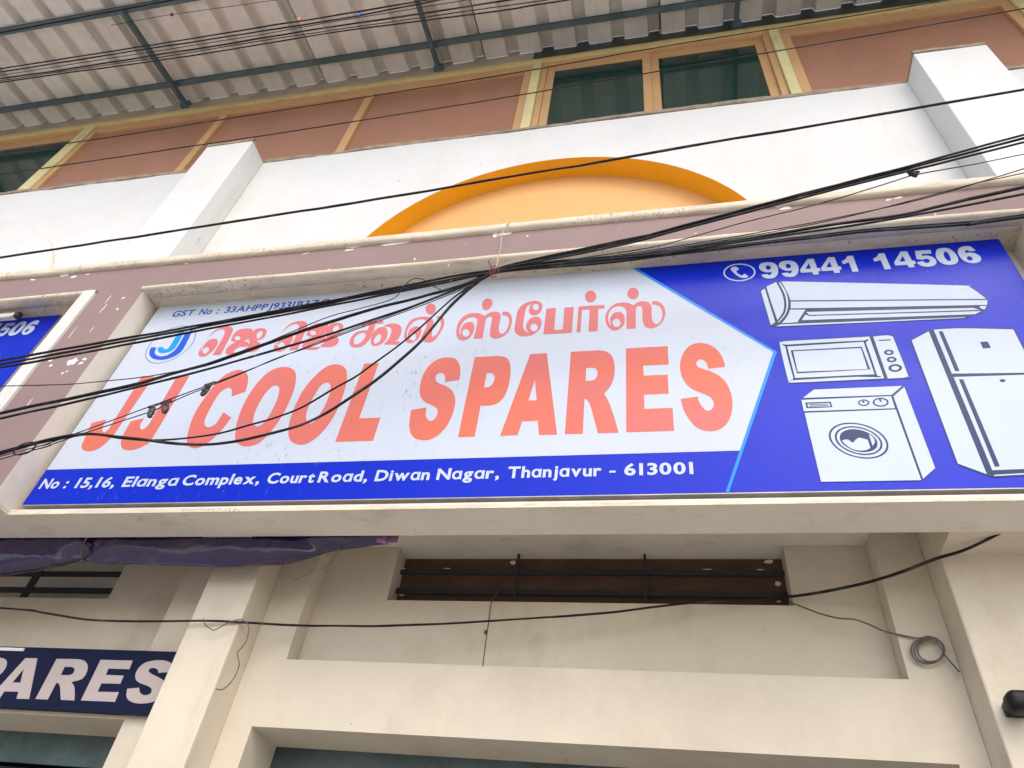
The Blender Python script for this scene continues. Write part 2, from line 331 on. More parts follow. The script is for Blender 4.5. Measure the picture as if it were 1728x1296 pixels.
# scuffs where the mauve paint is knocked off
CHIPS = [(-4.091,4.884,0.0505,0.0412,0.3),(-4.293,4.918,0.017,0.0149,0),(-4.255,4.861,0.0148,0.0148,0),(-4.002,4.907,0.021,0.0147,0),(-4.006,4.865,0.0209,0.0117,0.5),(-4.1,4.772,0.0124,0.0116,0.5),(-4.075,4.787,0.0104,0.0087,0.3),(-4.069,5.596,0.0161,0.0129,0.5),(-4.044,5.458,0.0113,0.0127,0.4),(-4.203,5.597,0.0056,0.0583,-0.1),(-4.182,5.487,0.0055,0.0511,-0.1),(-4.139,5.236,0.0044,0.0432,0),(-4.295,5.211,0.0044,0.0743,0),(-4.191,4.485,0.004,0.0783,0),(-4.843,5.982,0.0396,0.0139,0.1),(-4.738,5.952,0.0246,0.0138,0.1),(-4.615,5.968,0.0245,0.0082,0.1),(-5.157,5.966,0.03,0.0098,-0.3),(-3.697,5.987,0.0191,0.0067,0),(-2.65,5.971,0.0275,0.0064,0.4),(-2.391,5.726,0.0264,0.0062,0.6),(-2.246,6.004,0.0996,0.0152,0.06),(-1.908,5.991,0.125,0.0137,0.06),(-2.284,5.964,0.0451,0.0114,0.06),(-1.083,5.984,0.0561,0.0181,0.06),(-1.145,5.978,0.0216,0.0242,0),(-0.902,5.925,0.0106,0.0089,0),(0.839,6.018,0.0562,0.0225,0.1),(0.859,5.971,0.0398,0.0167,0.1),(1.555,5.972,0.0348,0.0108,0.3),(1.499,5.961,0.0271,0.0108,0.2),(1.068,5.991,0.0238,0.0078,0.4),(1.718,5.742,0.0044,0.0208,0),(0.26,5.68,0.0549,0.011,0.15),(0.318,5.698,0.0314,0.011,0.15),(0.767,5.714,0.0616,0.0086,0.05),(1.912,5.708,0.0366,0.0051,0),(-1.72,5.771,0.0065,0.0181,0),(-1.444,5.654,0.0042,0.0176,0)]
for (cx, cz, rx, rz, an) in CHIPS:
    n = 11; cts = []
    for k in range(n):
        t = 2 * math.pi * k / n; r = 1 + random.uniform(-.35, .25)
        px, pz = rx * r * math.cos(t), rz * r * math.sin(t)
        cts.append((1000 * (cx + px * math.cos(an) - pz * math.sin(an)), 1000 * (cz + px * math.sin(an) + pz * math.cos(an))))
    print_shape("paint_chip", [cts], F - .0015, M_chip, fas)
lump = MB()                                                   # dab of white plaster over the panel at the right
for (x, z, r) in ((2.36, 5.815, .035), (2.41, 5.84, .04), (2.47, 5.835, .03), (2.32, 5.80, .02)):
    lump.tube([(x, 2.89, z), (x, 2.868, z), (x, 2.858, z)], [r, r, r * .5], 9)
build(lump, "plaster_dab", M_chip, fas, smooth=True)

# white parapet with the segmental arch niche
AX, AZ, AR = -0.841, 5.742, 1.698
def arch_z(x, cx=AX, r=AR, cz=AZ): return cz + math.sqrt(max(0, r * r - (x - cx) ** 2))
Z0, Z1 = 6.07, 8.06
hw = math.sqrt(AR ** 2 - (Z0 - AZ) ** 2); b = MB(); NA = 56
def vq(x0, x1, za, zb):
    b.quad([(x0, U, za), (x1, U, zb), (x1, U, Z1), (x0, U, Z1)], 0)
xs = [AX - hw * math.cos(math.pi * i / NA) for i in range(NA + 1)]
vq(XL, xs[0], Z0, Z0); vq(xs[-1], XR, Z0, Z0)
for i in range(NA): vq(xs[i], xs[i + 1], arch_z(xs[i]), arch_z(xs[i + 1]))
b.quad([(XL, U, Z1), (XR, U, Z1), (XR, 3.45, Z1), (XL, 3.45, Z1)], 0)
par = build(b, "parapet_wall", [M_white], bld)
b = MB(); NY = 3.298
for i in range(NA):
    b.quad([(xs[i], U, arch_z(xs[i])), (xs[i], NY, arch_z(xs[i])), (xs[i + 1], NY, arch_z(xs[i + 1])), (xs[i + 1], U, arch_z(xs[i + 1]))], 0)
ar = build(b, "arch_soffit", M_orange2, bld, smooth=True)
b = MB(); b.quad([(AX - hw - .3, NY, Z0 - .2), (AX + hw + .3, NY, Z0 - .2), (AX + hw + .3, NY, AZ + AR + .3), (AX - hw - .3, NY, AZ + AR + .3)])
build(b, "arch_back", M_orange, bld)
# raised blank arch panel further left
b = MB(); cx2 = -6.98; hw2 = math.sqrt(AR ** 2 - (Z0 - AZ) ** 2)
x2 = [cx2 - hw2 * math.cos(math.pi * i / NA) for i in range(NA + 1)]
for i in range(NA):
    za, zb = arch_z(x2[i], cx2), arch_z(x2[i + 1], cx2)
    b.quad([(x2[i], U - .045, Z0), (x2[i + 1], U - .045, Z0), (x2[i + 1], U - .045, zb), (x2[i], U - .045, za)])
    b.quad([(x2[i], U - .045, za), (x2[i + 1], U - .045, zb), (x2[i + 1], U, zb), (x2[i], U, za)], 1)  # edge takes the darker moulding colour to stand for its shade
build(b, "blank_arch", [M_white, M_mould], bld)
for (a, c) in ((-4.436, -3.918), (2.172, 2.718), (-11.04, -10.52)):
    boxo("pilaster", a, c, 2.87, U - .001, 6.06, 8.06, M_white, bld, bevel=.006)
# crumbly mortar bead on the parapet top and pilaster heads
def bead(x0, x1, y, z, dep=.05):
    ob = moulding("mortar_bead", x0, x1, y, y + dep, z, z + .056, M_mortar, amp=.020, bev=.004); return ob
for (a, c) in ((XL, -4.44), (-3.914, 2.168), (2.722, XR)): bead(a, c, U - .006, 8.061)
for (a, c) in ((-4.436, -3.918), (2.172, 2.718)): bead(a, c, 2.866, 8.061)
b = MB()
for (x, y0, y1) in ((2.170, 2.88, 3.10),): b.box(x - .004, x + .03, y0, y1, 8.062, 8.082)
build(b, "mortar_bead", M_mortar, bld)

# ------------------------------------------------------------------ upper windows
ZW0, ZH0, ZH1, ZH2 = 8.062, 9.52, 9.792, 9.905
wn_ = thing("window_band", (-2.5, V, 8.06), "long band of brown window panels with cream posts above the white parapet", "window")
def stile(name, x0, x1, y0, y1, m, z0=ZW0, z1=9.79): return boxo(name, x0, x1, y0, y1, z0, z1, m, wn_, bevel=.006)
for (a, c) in ((-7.13, -6.976), (-1.248, -1.152), (1.262, 1.355), (3.50, 3.62), (-11.2, -11.05)): stile("post", a, c, V - .035, V + .05, M_post)
for (a, c) in ((-5.12, -5.022), (-3.215, -3.12), (-1.337, -1.25), (1.357, 1.455), (3.40, 3.498), (-6.974, -6.90), (3.622, 3.70)): stile("mullion", a, c, V - .012, V + .05, M_frame)
b = MB(); b.box(-6.974, -1.25, V - .010, V + .05, ZH0 + .10, 9.79); build(b, "head_frame", M_frame, wn_, bevel=.006)
b = MB(); b.box(1.357, 3.498, V - .010, V + .05, ZH0 + .10, 9.79); build(b, "head_frame", M_frame, wn_, bevel=.006)
b = MB(); b.box(3.622, XR, V - .010, V + .05, ZH0 + .10, 9.79); build(b, "head_frame", M_frame, wn_, bevel=.006)
PANELS = [(-6.90, -5.12), (-5.022, -3.215), (-3.12, -1.337), (1.455, 3.40), (3.70, XR)]
for (a, c) in PANELS: boxo("board_panel", a + .001, c - .001, V + .022, V + .032, ZW0, ZH0 + .10, M_panel, wn_)
def glazed(x0, x1, split, zt):
    """a sliding window: outer frame, sashes and dark panes"""
    f = MB()
    f.box(x0, x0 + .065, V - .006, V + .06, ZW0, 9.79); f.box(x1 - .065, x1, V - .006, V + .06, ZW0, 9.79)
    f.box(x0 + .066, x1 - .066, V - .006, V + .06, 9.73, 9.79)
    w = build(f, "window_frame", M_frame, wn_, bevel=.004)
    xs = [x0 + .066] + split + [x1 - .066]
    for i in range(len(xs) - 1):
        a, c = xs[i], xs[i + 1]; yo = V + (.012 if i % 2 == 0 else .030)
        s = MB(); s.box(a, a + .085, yo, yo + .03, ZW0, 9.728); s.box(c - .085, c, yo, yo + .03, ZW0, 9.728)
        s.box(a + .086, c - .086, yo, yo + .03, zt, 9.728); s.box(a + .086, c - .086, yo, yo + .03, ZW0, ZW0 + .05)
        sa = build(s, "sash", M_frame, w, bevel=.004)
        boxo("pane", a + .086, c - .086, yo + .012, yo + .018, ZW0 + .05, zt, M_glass, w)
glazed(-1.150, 1.260, [0.035], 9.60)
glazed(-11.0, -7.132, [-9.06], 9.60)
moulding("head_rail", XL, XR, V - .035, V + .08, ZH1 - .001, ZH2, M_rail, amp=.006, bev=.02, parent=wn_)
boxo("plaster_strip", XL, -1.28, V, V + .1, ZH2 + .002, 10.6, M_plasterU, wn_)
boxo("dark_green_strip", -1.279, XR, V + .002, V + .1, ZH2 + .002, 10.6, M_darkgreen, wn_)  # plain dark green strip above the head rail
boxo("room_back", XL, XR, 3.4, 3.45, 8.07, 10.6, M_interior, wn_)

# ------------------------------------------------------------------ corrugated canopy roof
SL = 0.216
def roof_z(y): return 10.175 - SL * (3.2 - y)
roof = thing("canopy_roof", (-2.5, 2.2, 9.7), "corrugated metal canopy roof on blue-green steel rafters above the windows", "roof")
PIT = 0.4065
def sheet(xa, xb, dz):
    b = MB(); prof = []
    k0 = math.floor((xa - .099) / PIT) - 1; k1 = math.ceil((xb - .099) / PIT) + 1
    for k in range(k0, k1 + 1):
        c = .099 + k * PIT
        prof += [(c - .076, 0), (c - .058, .110), (c + .058, .110), (c + .076, 0), (c + .196, 0), (c + .2032, .005), (c + .210, 0)]
    prof = [(x, z) for x, z in prof if xa < x < xb]; prof = [(xa, 0)] + prof + [(xb, 0)]
    ys = [3.197, 2.6, 1.95, 1.3]
    for y in ys:
        for (x, z) in prof: b.v.append((x, y, roof_z(y) + z + dz + .004 * noise.noise(Vector((x * 1.1, y * .9, 4)))))
    n = len(prof)
    for r in range(len(ys) - 1):
        for i in range(n - 1): b.f.append((r * n + i, r * n + i + 1, (r + 1) * n + i + 1, (r + 1) * n + i)); b.m.append(0)
    o = build(b, "roof_sheet", M_sheet, roof)
    so = o.modifiers.new("thickness", 'SOLIDIFY'); so.thickness = .0015; so.offset = 1
seams = [-12.0, -9.99, -7.96, -5.93, -3.90, -1.86, .17, 2.20, 4.24, 6.3]
for i in range(len(seams) - 1): sheet(seams[i] - .02, seams[i + 1] + .02, .006 * (i % 2))
def purlin(y, h):
    z = roof_z(y); b = MB(); b.box(-12.2, 6.4, y - .004, y, z - h, z - .003); b.box(-12.2, 6.4, y - h, y - .0045, z - .0035 - SL * h - .004, z - .0035 - SL * h)
    b.box(-12.2, 6.4, y - h, y - .0045, z - h, z - h + .004)
    build(b, "purlin", M_steel, roof)
purlin(2.94, .062); purlin(1.99, .070); purlin(1.40, .06)
for x in (-9.20, -5.81, -2.42, .97, 4.36):
    b = MB(); b.bar((x, 3.17, roof_z(3.17) - .105), (x, 1.93, roof_z(1.93) - .105), .045, .075)
    build(b, "rafter", M_steel, roof, bevel=.004)
    b = MB(); b.box(x - .05, x + .05, 3.15, 3.2, roof_z(3.17) - .16, roof_z(3.17) - .05); build(b, "rafter_plate", M_steel, roof)

# ------------------------------------------------------------------ ground-floor shop front
for (a, c) in ((-2.737, -2.415), (1.314, 1.84), (-6.79, -6.47)):
    boxo("pillar", a, c, P, 4.02, 0.131, 3.963, M_lower, bld, bevel=.010)
    boxo("cross_beam", a, c, SOF1 + .001, P - .001, 3.703, 3.963, M_lower, bld)
wall("shop_wall", (-2.413, 1.312), (0.131, 3.963), [(-2.248, 1.186, 0.131, 2.785), (-2.177, 1.076, 3.154, 3.963)], W, 4.03, [M_lower, M_lower], bld)
wall("shop_wall", (-6.468, -2.739), (0.131, 3.963), [(-6.3, -3.035, 0.131, 2.785), (-6.25, -3.087, 3.154, 3.963)], W, 4.03, [M_lower, M_lower], bld)
wall("shop_wall", (1.842, XR), (0.131, 3.963), [(2.1, 5.4, 0.131, 2.785)], W, 4.03, [M_lower, M_lower], bld)
wall("recess_panel", (-2.176, 1.075), (3.155, 3.962), [(-1.717, 0.634, 3.593, 3.962)], Q, 4.02, [M_lower, M_lower], bld)
wall("recess_panel", (-6.249, -3.088), (3.155, 3.962), [(-5.9, -3.686, 3.576, 3.962)], Q, 4.02, [M_lower, M_lower], bld)
vent = thing("ventilator", (-.54, 3.95, 3.593), "wide dark ventilator opening with brown board and iron bars under the sign", "ventilator")
boxo("backing_board", -1.716, .633, 3.982, 3.992, 3.594, 3.961, M_ply, vent)
for z in (3.842, 3.706):
    b = MB(); b.box(-1.712, .629, 3.930, 3.942, z - .018, z + .018); build(b, "bar", M_bar, vent)
for x in (-.945, -.162):
    b = MB(); b.box(x - .008, x + .008, 3.920, 3.929, 3.594, 3.961); build(b, "bar", M_bar, vent)
for (x, z, w, h) in ((-1.40, 3.862, .05, .006), (-1.70, 3.860, .03, .008), (-.99, 3.935, .045, .03), (-.947, 3.90, .012, .04), (.50, 3.862, .05, .006), (.20, 3.863, .06, .005), (-1.69, 3.71, .04, .03), (.56, 3.945, .06, .03), (.59, 3.80, .035, .03), (.58, 3.69, .03, .012), (-.16, 3.95, .014, .035)):
    cts = [[(1000 * (x + w * .5 * math.cos(t) * random.uniform(.7, 1.2)), 1000 * (z + h * .5 * math.sin(t) * random.uniform(.6, 1.2))) for t in [2 * math.pi * k / 9 for k in range(9)]]]
    print_shape("plaster_splash", cts, 3.9285 if h < .01 or w < .02 else 3.9805, M_soffit, vent)
vent2 = thing("ventilator", (-4.8, 3.95, 3.576), "pale ventilator opening with flat dark bars left of the pillar, behind the tarpaulin", "ventilator")
boxo("backing_wall", -5.9, -3.6, 4.04, 4.06, 3.5, 3.962, M_soffit, vent2)
for z in (3.780, 3.655):
    b = MB(); b.box(-5.9, -3.69, 3.880, 3.886, z - .021, z + .021); build(b, "bar", M_bar, vent2)
b = MB(); b.box(-4.43, -4.365, 3.872, 3.878, 3.577, 3.961); build(b, "bar", M_bar, vent2)
b = MB(); b.box(-5.30, -5.235, 3.872, 3.878, 3.577, 3.961); build(b, "bar", M_bar, vent2)

def shutter(x0, x1, label, zt):
    t = thing("rolling_shutter", ((x0 + x1) / 2, 4.06, .13), label, "shutter")
    b = MB(); b.box(x0, x1, 4.036, 4.05, zt, 2.86); build(b, "shutter_hood", M_shutter, t)
    z = zt - .006; k = 0
    while z > .2:
        b = MB(); n = 5
        for i in range(n + 1):
            a = math.pi * i / n; y = 4.062 - .010 * math.sin(a); zz = z - .075 * i / n
            b.v += [(x0, y + .05, zz), (x1, y + .05, zz)]
        for i in range(n): b.f.append((2 * i, 2 * i + 1, 2 * i + 3, 2 * i + 2)); b.m.append(0)
        build(b, "slat", M_shutter, t); z -= .078; k += 1
shutter(-2.30, 1.24, "teal-grey rolling shutter hood in the middle shop doorway", 2.60)
shutter(-6.35, -3.0, "weathered teal-grey shutter hood below the navy board", 2.615)

# ------------------------------------------------------------------ printed signs
ART = {
'L_J1':[[(-3625,4878,1),(-3521,4870,1),(-3545,4338),(-3552,4303),(-3570,4252),(-3600,4210),(-3644,4193),(-3695,4201),(-3732,4228),(-3750,4268),(-3782,4444,1),(-3683,4469,1),(-3674,4407),(-3655,4365),(-3629,4355),(-3617,4381),(-3616,4422)]],
'L_J2':[[(-3330,4859,1),(-3231,4849,1),(-3234,4298),(-3259,4230),(-3303,4198),(-3359,4190),(-3413,4207),(-3447,4247),(-3470,4308),(-3481,4443,1),(-3388,4467,1),(-3390,4420),(-3375,4379),(-3353,4364),(-3338,4373),(-3326,4394),(-3325,4460)]],
'L_C':[[(-2809,4626,1),(-2723,4666,1),(-2735,4735),(-2758,4805),(-2794,4852),(-2845,4881),(-2898,4875),(-2946,4839),(-2980,4772),(-3004,4667),(-3019,4546),(-3018,4446),(-2998,4348),(-2972,4261),(-2939,4213),(-2899,4191),(-2856,4191),(-2817,4216),(-2782,4269),(-2753,4336),(-2738,4396),(-2729,4435,1),(-2810,4487,1),(-2814,4426),(-2825,4383),(-2853,4362),(-2885,4368),(-2909,4400),(-2922,4450),(-2924,4522),(-2922,4605),(-2912,4670),(-2887,4702),(-2861,4712),(-2834,4689),(-2820,4655)]],
'L_O1':[[(-2523,4188),(-2574,4202),(-2620,4244),(-2650,4312),(-2673,4399),(-2688,4525),(-2684,4644),(-2663,4747),(-2627,4833),(-2574,4876),(-2511,4884),(-2455,4864),(-2413,4822),(-2386,4757),(-2368,4670),(-2363,4560),(-2369,4436),(-2389,4334),(-2421,4251),(-2465,4200)],[(-2516,4709),(-2489,4693),(-2472,4654),(-2459,4584),(-2459,4485),(-2469,4406),(-2491,4360),(-2521,4353),(-2550,4376),(-2562,4402),(-2576,4469),(-2577,4563),(-2564,4646),(-2542,4696)]],
'L_O2':[[(-2156,4185),(-2210,4202),(-2249,4236),(-2279,4295),(-2300,4380),(-2308,4485),(-2305,4602),(-2283,4712),(-2245,4800),(-2198,4864),(-2144,4882),(-2091,4866),(-2049,4824),(-2022,4759),(-2006,4674),(-1999,4565),(-2005,4442),(-2027,4333),(-2063,4252),(-2108,4201)],[(-2151,4710),(-2125,4696),(-2110,4667),(-2098,4598),(-2099,4508),(-2109,4439),(-2125,4380),(-2142,4358),(-2164,4363),(-2185,4383),(-2201,4418),(-2210,4479),(-2207,4559),(-2198,4632),(-2181,4691)]],
'L_L':[[(-1931,4871,1),(-1828,4868,1),(-1834,4382,1),(-1695,4381,1),(-1696,4198,1),(-1938,4200,1)]],
'L_S1':[[(-1334,4660,1),(-1243,4669,1),(-1248,4747),(-1267,4814),(-1301,4864),(-1353,4882),(-1408,4877),(-1456,4838),(-1485,4774),(-1496,4692),(-1491,4610),(-1473,4547),(-1441,4502),(-1399,4474),(-1361,4451),(-1337,4420),(-1335,4378),(-1348,4346),(-1372,4339),(-1397,4365),(-1409,4399),(-1413,4448,1),(-1509,4434,1),(-1503,4371),(-1493,4305),(-1472,4248),(-1438,4207),(-1387,4189),(-1337,4194),(-1294,4228),(-1260,4285),(-1241,4357),(-1235,4431),(-1238,4490),(-1258,4551),(-1289,4597),(-1335,4631),(-1376,4652),(-1398,4680),(-1405,4713),(-1392,4739),(-1369,4740),(-1348,4718),(-1338,4685)]],
'L_P':[[(-1173,4871,1),(-1016,4869,1),(-967,4851),(-939,4811),(-923,4741),(-918,4651),(-924,4564),(-941,4497),(-977,4453),(-1019,4442),(-1073,4442,1),(-1074,4202,1),(-1174,4203,1)],[(-1073,4719,1),(-1046,4717),(-1024,4699),(-1016,4662),(-1022,4627),(-1040,4598),(-1073,4593,1)]],
'L_A':[[(-811,4869,1),(-705,4869,1),(-595,4196,1),(-699,4198,1),(-715,4306,1),(-807,4305,1),(-821,4202,1),(-924,4202,1)],[(-761,4640,1),(-735,4466,1),(-784,4469,1)]],
'L_R':[[(-553,4867,1),(-374,4867,1),(-335,4852),(-303,4817),(-285,4761),(-280,4690),(-284,4621),(-300,4563),(-320,4523),(-339,4495,1),(-313,4432),(-285,4336),(-253,4194,1),(-367,4195,1),(-392,4303),(-412,4390),(-429,4439),(-444,4459),(-452,4457,1),(-451,4195,1),(-552,4198,1)],[(-452,4716,1),(-413,4716),(-391,4703),(-382,4672),(-386,4637),(-404,4611),(-451,4606,1)]],
'L_E':[[(-213,4869,1),(37,4867,1),(37,4708,1),(-112,4711,1),(-110,4626,1),(28,4624,1),(27,4472,1),(-111,4472,1),(-110,4363,1),(44,4362,1),(45,4194,1),(-212,4195,1)]],
'L_S2':[[(259,4655,1),(355,4665,1),(349,4728),(331,4791),(295,4847),(243,4877),(189,4873),(145,4834),(114,4765),(101,4687),(106,4610),(128,4542),(160,4499),(203,4468),(246,4438),(265,4405),(266,4367),(251,4337),(226,4332),(204,4362),(190,4402),(186,4440,1),(91,4426,1),(103,4345),(127,4276),(159,4218),(200,4189),(242,4182),(285,4194),(326,4236),(354,4301),(367,4376),(366,4454),(349,4535),(315,4595),(267,4636),(222,4661),(198,4684),(197,4714),(216,4737),(239,4728),(254,4697)]],
'T_s1':[[(-1199,5388),(-1198,5429),(-1180,5457),(-1155,5456),(-1131,5429),(-1127,5387),(-1138,5352),(-1158,5336),(-1182,5348)],[(-1207,5049,1),(-1147,5049,1),(-1150,5224),(-1144,5252),(-1129,5267),(-1114,5259),(-1107,5234),(-1106,5143),(-1102,5088),(-1090,5057),(-1067,5040),(-1035,5041),(-1001,5065),(-977,5104),(-967,5157),(-967,5213),(-979,5263),(-999,5292),(-1024,5303),(-1043,5302,1),(-1043,5270,1),(-1020,5267),(-999,5251),(-986,5215),(-984,5159),(-992,5112),(-1007,5083),(-1026,5081),(-1042,5100),(-1048,5131),(-1049,5179),(-1049,5249),(-1058,5286),(-1077,5306),(-1107,5312),(-1139,5301),(-1164,5272,1),(-1197,5300),(-1237,5312),(-1280,5308),(-1319,5277),(-1340,5222),(-1343,5160),(-1332,5097),(-1312,5057),(-1286,5042),(-1258,5044),(-1234,5067),(-1221,5107),(-1219,5154),(-1226,5190),(-1245,5216),(-1269,5221),(-1292,5209),(-1306,5180),(-1310,5136),(-1303,5084,1),(-1319,5130),(-1320,5192),(-1304,5240),(-1274,5269),(-1241,5273),(-1216,5252),(-1207,5209),(-1205,5146)],[(-1244,5110),(-1244,5090),(-1252,5077),(-1264,5073),(-1277,5079),(-1289,5095),(-1296,5115),(-1296,5135),(-1289,5149),(-1276,5153),(-1263,5146),(-1251,5131)]],
'T_ee':[[(-772,5341),(-784,5371),(-810,5392),(-843,5396),(-880,5385),(-916,5357),(-937,5308),(-940,5252),(-941,5196),(-941,5141),(-935,5093),(-913,5061),(-879,5043),(-843,5041),(-808,5054),(-779,5084),(-764,5130),(-764,5178),(-776,5210),(-800,5229),(-828,5226),(-849,5204),(-862,5167),(-862,5126),(-850,5091),(-832,5073,1),(-856,5082),(-877,5114),(-886,5156),(-886,5225),(-885,5289),(-880,5331),(-863,5358),(-837,5375,1),(-853,5350),(-860,5314),(-856,5278),(-839,5252),(-816,5244),(-789,5257),(-773,5291)],[(-794,5329),(-795,5312),(-802,5300),(-812,5296),(-823,5302),(-832,5316),(-837,5333),(-835,5350),(-829,5362),(-818,5366),(-807,5360),(-798,5346)],[(-783,5120),(-785,5100),(-793,5087),(-805,5083),(-818,5089),(-829,5105),(-834,5125),(-832,5144),(-824,5158),(-812,5162),(-799,5156),(-788,5140)]],
'T_pa':[[(-741,5305,1),(-676,5303,1),(-673,5082,1),(-617,5082,1),(-619,5301,1),(-556,5301,1),(-557,5046,1),(-742,5049,1)]],
'T_r':[[(-525,5302,1),(-354,5301,1),(-353,5267,1),(-392,5268,1),(-392,5046,1),(-449,5047,1),(-449,5267,1),(-500,5268,1),(-501,5047,1),(-525,5048,1)],[(-410,5394),(-413,5368),(-423,5348),(-437,5338),(-454,5340),(-470,5353),(-481,5376),(-486,5403),(-483,5430),(-473,5450),(-458,5461),(-441,5458),(-426,5444),(-414,5422)]],
'T_s2':[[(-210,5048,1),(-152,5046,1),(-150,5221),(-145,5251),(-129,5264),(-114,5255),(-109,5223),(-109,5169),(-106,5102),(-94,5061),(-71,5043),(-45,5040),(-11,5060),(18,5103),(35,5167),(31,5228),(13,5275),(-12,5301),(-43,5303,1),(-46,5269,1),(-22,5266),(3,5242),(15,5196),(14,5143),(1,5098),(-19,5077),(-36,5085),(-48,5116),(-51,5163),(-49,5230),(-55,5272),(-74,5299),(-104,5311),(-135,5306),(-163,5276,1),(-189,5298),(-224,5312),(-269,5309),(-304,5283),(-333,5237),(-345,5180),(-341,5126),(-323,5074),(-297,5044),(-271,5042),(-245,5060),(-226,5094),(-221,5140),(-228,5188),(-246,5214),(-268,5220),(-292,5209),(-310,5176),(-313,5136),(-304,5079,1),(-322,5124),(-327,5178),(-319,5225),(-295,5264),(-264,5278),(-233,5268),(-215,5241),(-210,5200)],[(-247,5111),(-251,5091),(-260,5078),(-272,5074),(-285,5080),(-294,5096),(-298,5116),(-295,5136),(-286,5150),(-273,5154),(-260,5147),(-251,5131)],[(-129,5394),(-133,5368),(-144,5348),(-159,5339),(-175,5341),(-190,5354),(-201,5376),(-204,5403),(-201,5428),(-190,5448),(-175,5458),(-158,5456),(-143,5443),(-132,5420)]],
'T_l':[[(-1541,5413),(-1533,5382),(-1535,5354),(-1547,5336),(-1565,5333),(-1585,5345),(-1601,5370),(-1610,5401),(-1608,5430),(-1596,5449),(-1578,5452),(-1558,5439)],[(-1658,5307),(-1697,5278),(-1713,5215),(-1709,5130),(-1690,5076),(-1662,5048),(-1633,5051),(-1602,5079),(-1591,5129),(-1594,5172),(-1614,5205),(-1646,5214),(-1675,5195),(-1685,5149),(-1681,5101,1),(-1694,5139),(-1695,5203),(-1671,5265),(-1631,5288),(-1592,5278),(-1570,5244),(-1567,5190),(-1576,5128),(-1579,5087),(-1554,5054),(-1515,5040),(-1482,5058),(-1457,5117),(-1441,5188),(-1446,5253),(-1468,5293),(-1500,5307),(-1513,5297,1),(-1496,5285),(-1472,5255),(-1462,5201),(-1469,5139),(-1487,5099),(-1505,5101),(-1513,5143),(-1517,5217),(-1536,5278),(-1583,5310)],[(-1618,5106),(-1617,5083),(-1626,5070),(-1641,5071),(-1656,5086),(-1666,5110),(-1666,5134),(-1657,5147),(-1642,5146),(-1627,5130)]],
'T_ku1':[[(-2050,5248,1),(-2056,5304,1),(-1899,5302,1),(-1897,5271,1),(-1954,5271,1),(-1949,5206),(-1954,5121),(-1977,5066),(-2008,5041),(-2045,5039),(-2081,5060),(-2099,5093),(-2101,5146),(-2079,5192),(-2038,5209),(-1996,5210,1),(-1998,5276,1),(-2028,5273,1),(-2025,5240,1)],[(-2069,5101),(-2074,5143),(-2053,5178),(-2020,5186),(-2000,5168),(-1996,5125),(-2012,5085),(-2038,5069),(-2058,5073)]],
'T_ku2':[[(-1947,5110),(-1948,5174),(-1926,5220),(-1891,5233),(-1854,5207),(-1835,5152),(-1837,5090),(-1867,5046),(-1903,5039),(-1931,5062)],[(-1919,5087),(-1918,5129),(-1903,5159),(-1881,5146),(-1874,5104),(-1888,5069),(-1905,5063)]],
'T_ku3':[[(-1887,5232,1),(-1867,5257),(-1822,5264),(-1777,5248),(-1747,5208),(-1737,5154),(-1743,5102),(-1763,5073,1),(-1723,5069,1),(-1733,5039,1),(-1838,5049,1),(-1817,5098),(-1811,5150),(-1820,5204),(-1844,5228)]],
'T_je1a':[[(-3138,5051,1),(-3072,5053,1),(-3076,5156),(-3082,5279),(-3088,5319),(-3112,5350),(-3157,5366),(-3212,5354),(-3251,5306),(-3271,5218),(-3274,5130),(-3266,5080),(-3242,5051),(-3209,5043),(-3176,5062),(-3155,5109),(-3150,5163),(-3166,5208),(-3192,5231),(-3226,5230),(-3253,5205),(-3260,5156),(-3249,5095,1),(-3270,5140),(-3271,5218),(-3250,5283),(-3217,5326),(-3178,5334),(-3150,5308),(-3138,5250),(-3137,5161)],[(-3201,5127),(-3192,5106),(-3194,5086),(-3204,5075),(-3220,5076),(-3235,5090),(-3244,5111),(-3242,5131),(-3232,5143),(-3216,5141)]],
'T_je1b':[[(-3058,5221),(-3060,5277),(-3034,5314),(-2987,5324),(-2932,5312),(-2909,5274),(-2915,5207),(-2928,5198,1),(-2976,5174),(-3022,5184),(-3048,5197)],[(-2986,5218),(-2985,5204),(-2993,5196),(-3008,5197),(-3024,5208),(-3035,5223),(-3036,5237),(-3028,5246),(-3013,5244),(-2997,5234)]],
'T_je1d':[[(-2911,5196,1),(-2909,5285),(-2883,5314),(-2831,5309),(-2799,5280),(-2790,5234),(-2803,5192),(-2837,5176),(-2802,5151),(-2782,5114),(-2791,5077),(-2824,5059),(-2881,5062),(-2912,5077,1),(-2892,5107),(-2884,5150)],[(-2844,5203),(-2867,5247),(-2857,5280),(-2831,5277),(-2820,5237),(-2827,5208)]],
'T_je1e':[[(-3047,5078),(-3053,5121),(-3029,5163),(-2979,5180),(-2919,5175),(-2880,5139),(-2906,5121),(-2955,5121),(-2978,5088),(-2976,5065,1),(-2933,5068),(-2903,5066),(-2930,5041),(-2987,5043),(-3029,5055)]],
'T_je2a':[[(-2540,5051,1),(-2474,5053,1),(-2478,5156),(-2484,5279),(-2490,5319),(-2514,5350),(-2559,5366),(-2614,5354),(-2653,5306),(-2673,5218),(-2676,5130),(-2668,5080),(-2644,5051),(-2611,5043),(-2578,5062),(-2557,5109),(-2552,5163),(-2568,5208),(-2594,5231),(-2628,5230),(-2655,5205),(-2662,5156),(-2651,5095,1),(-2672,5140),(-2673,5218),(-2652,5283),(-2619,5326),(-2580,5334),(-2552,5308),(-2540,5250),(-2539,5161)],[(-2603,5127),(-2594,5106),(-2596,5086),(-2606,5075),(-2622,5076),(-2637,5090),(-2646,5111),(-2644,5131),(-2634,5143),(-2618,5141)]],
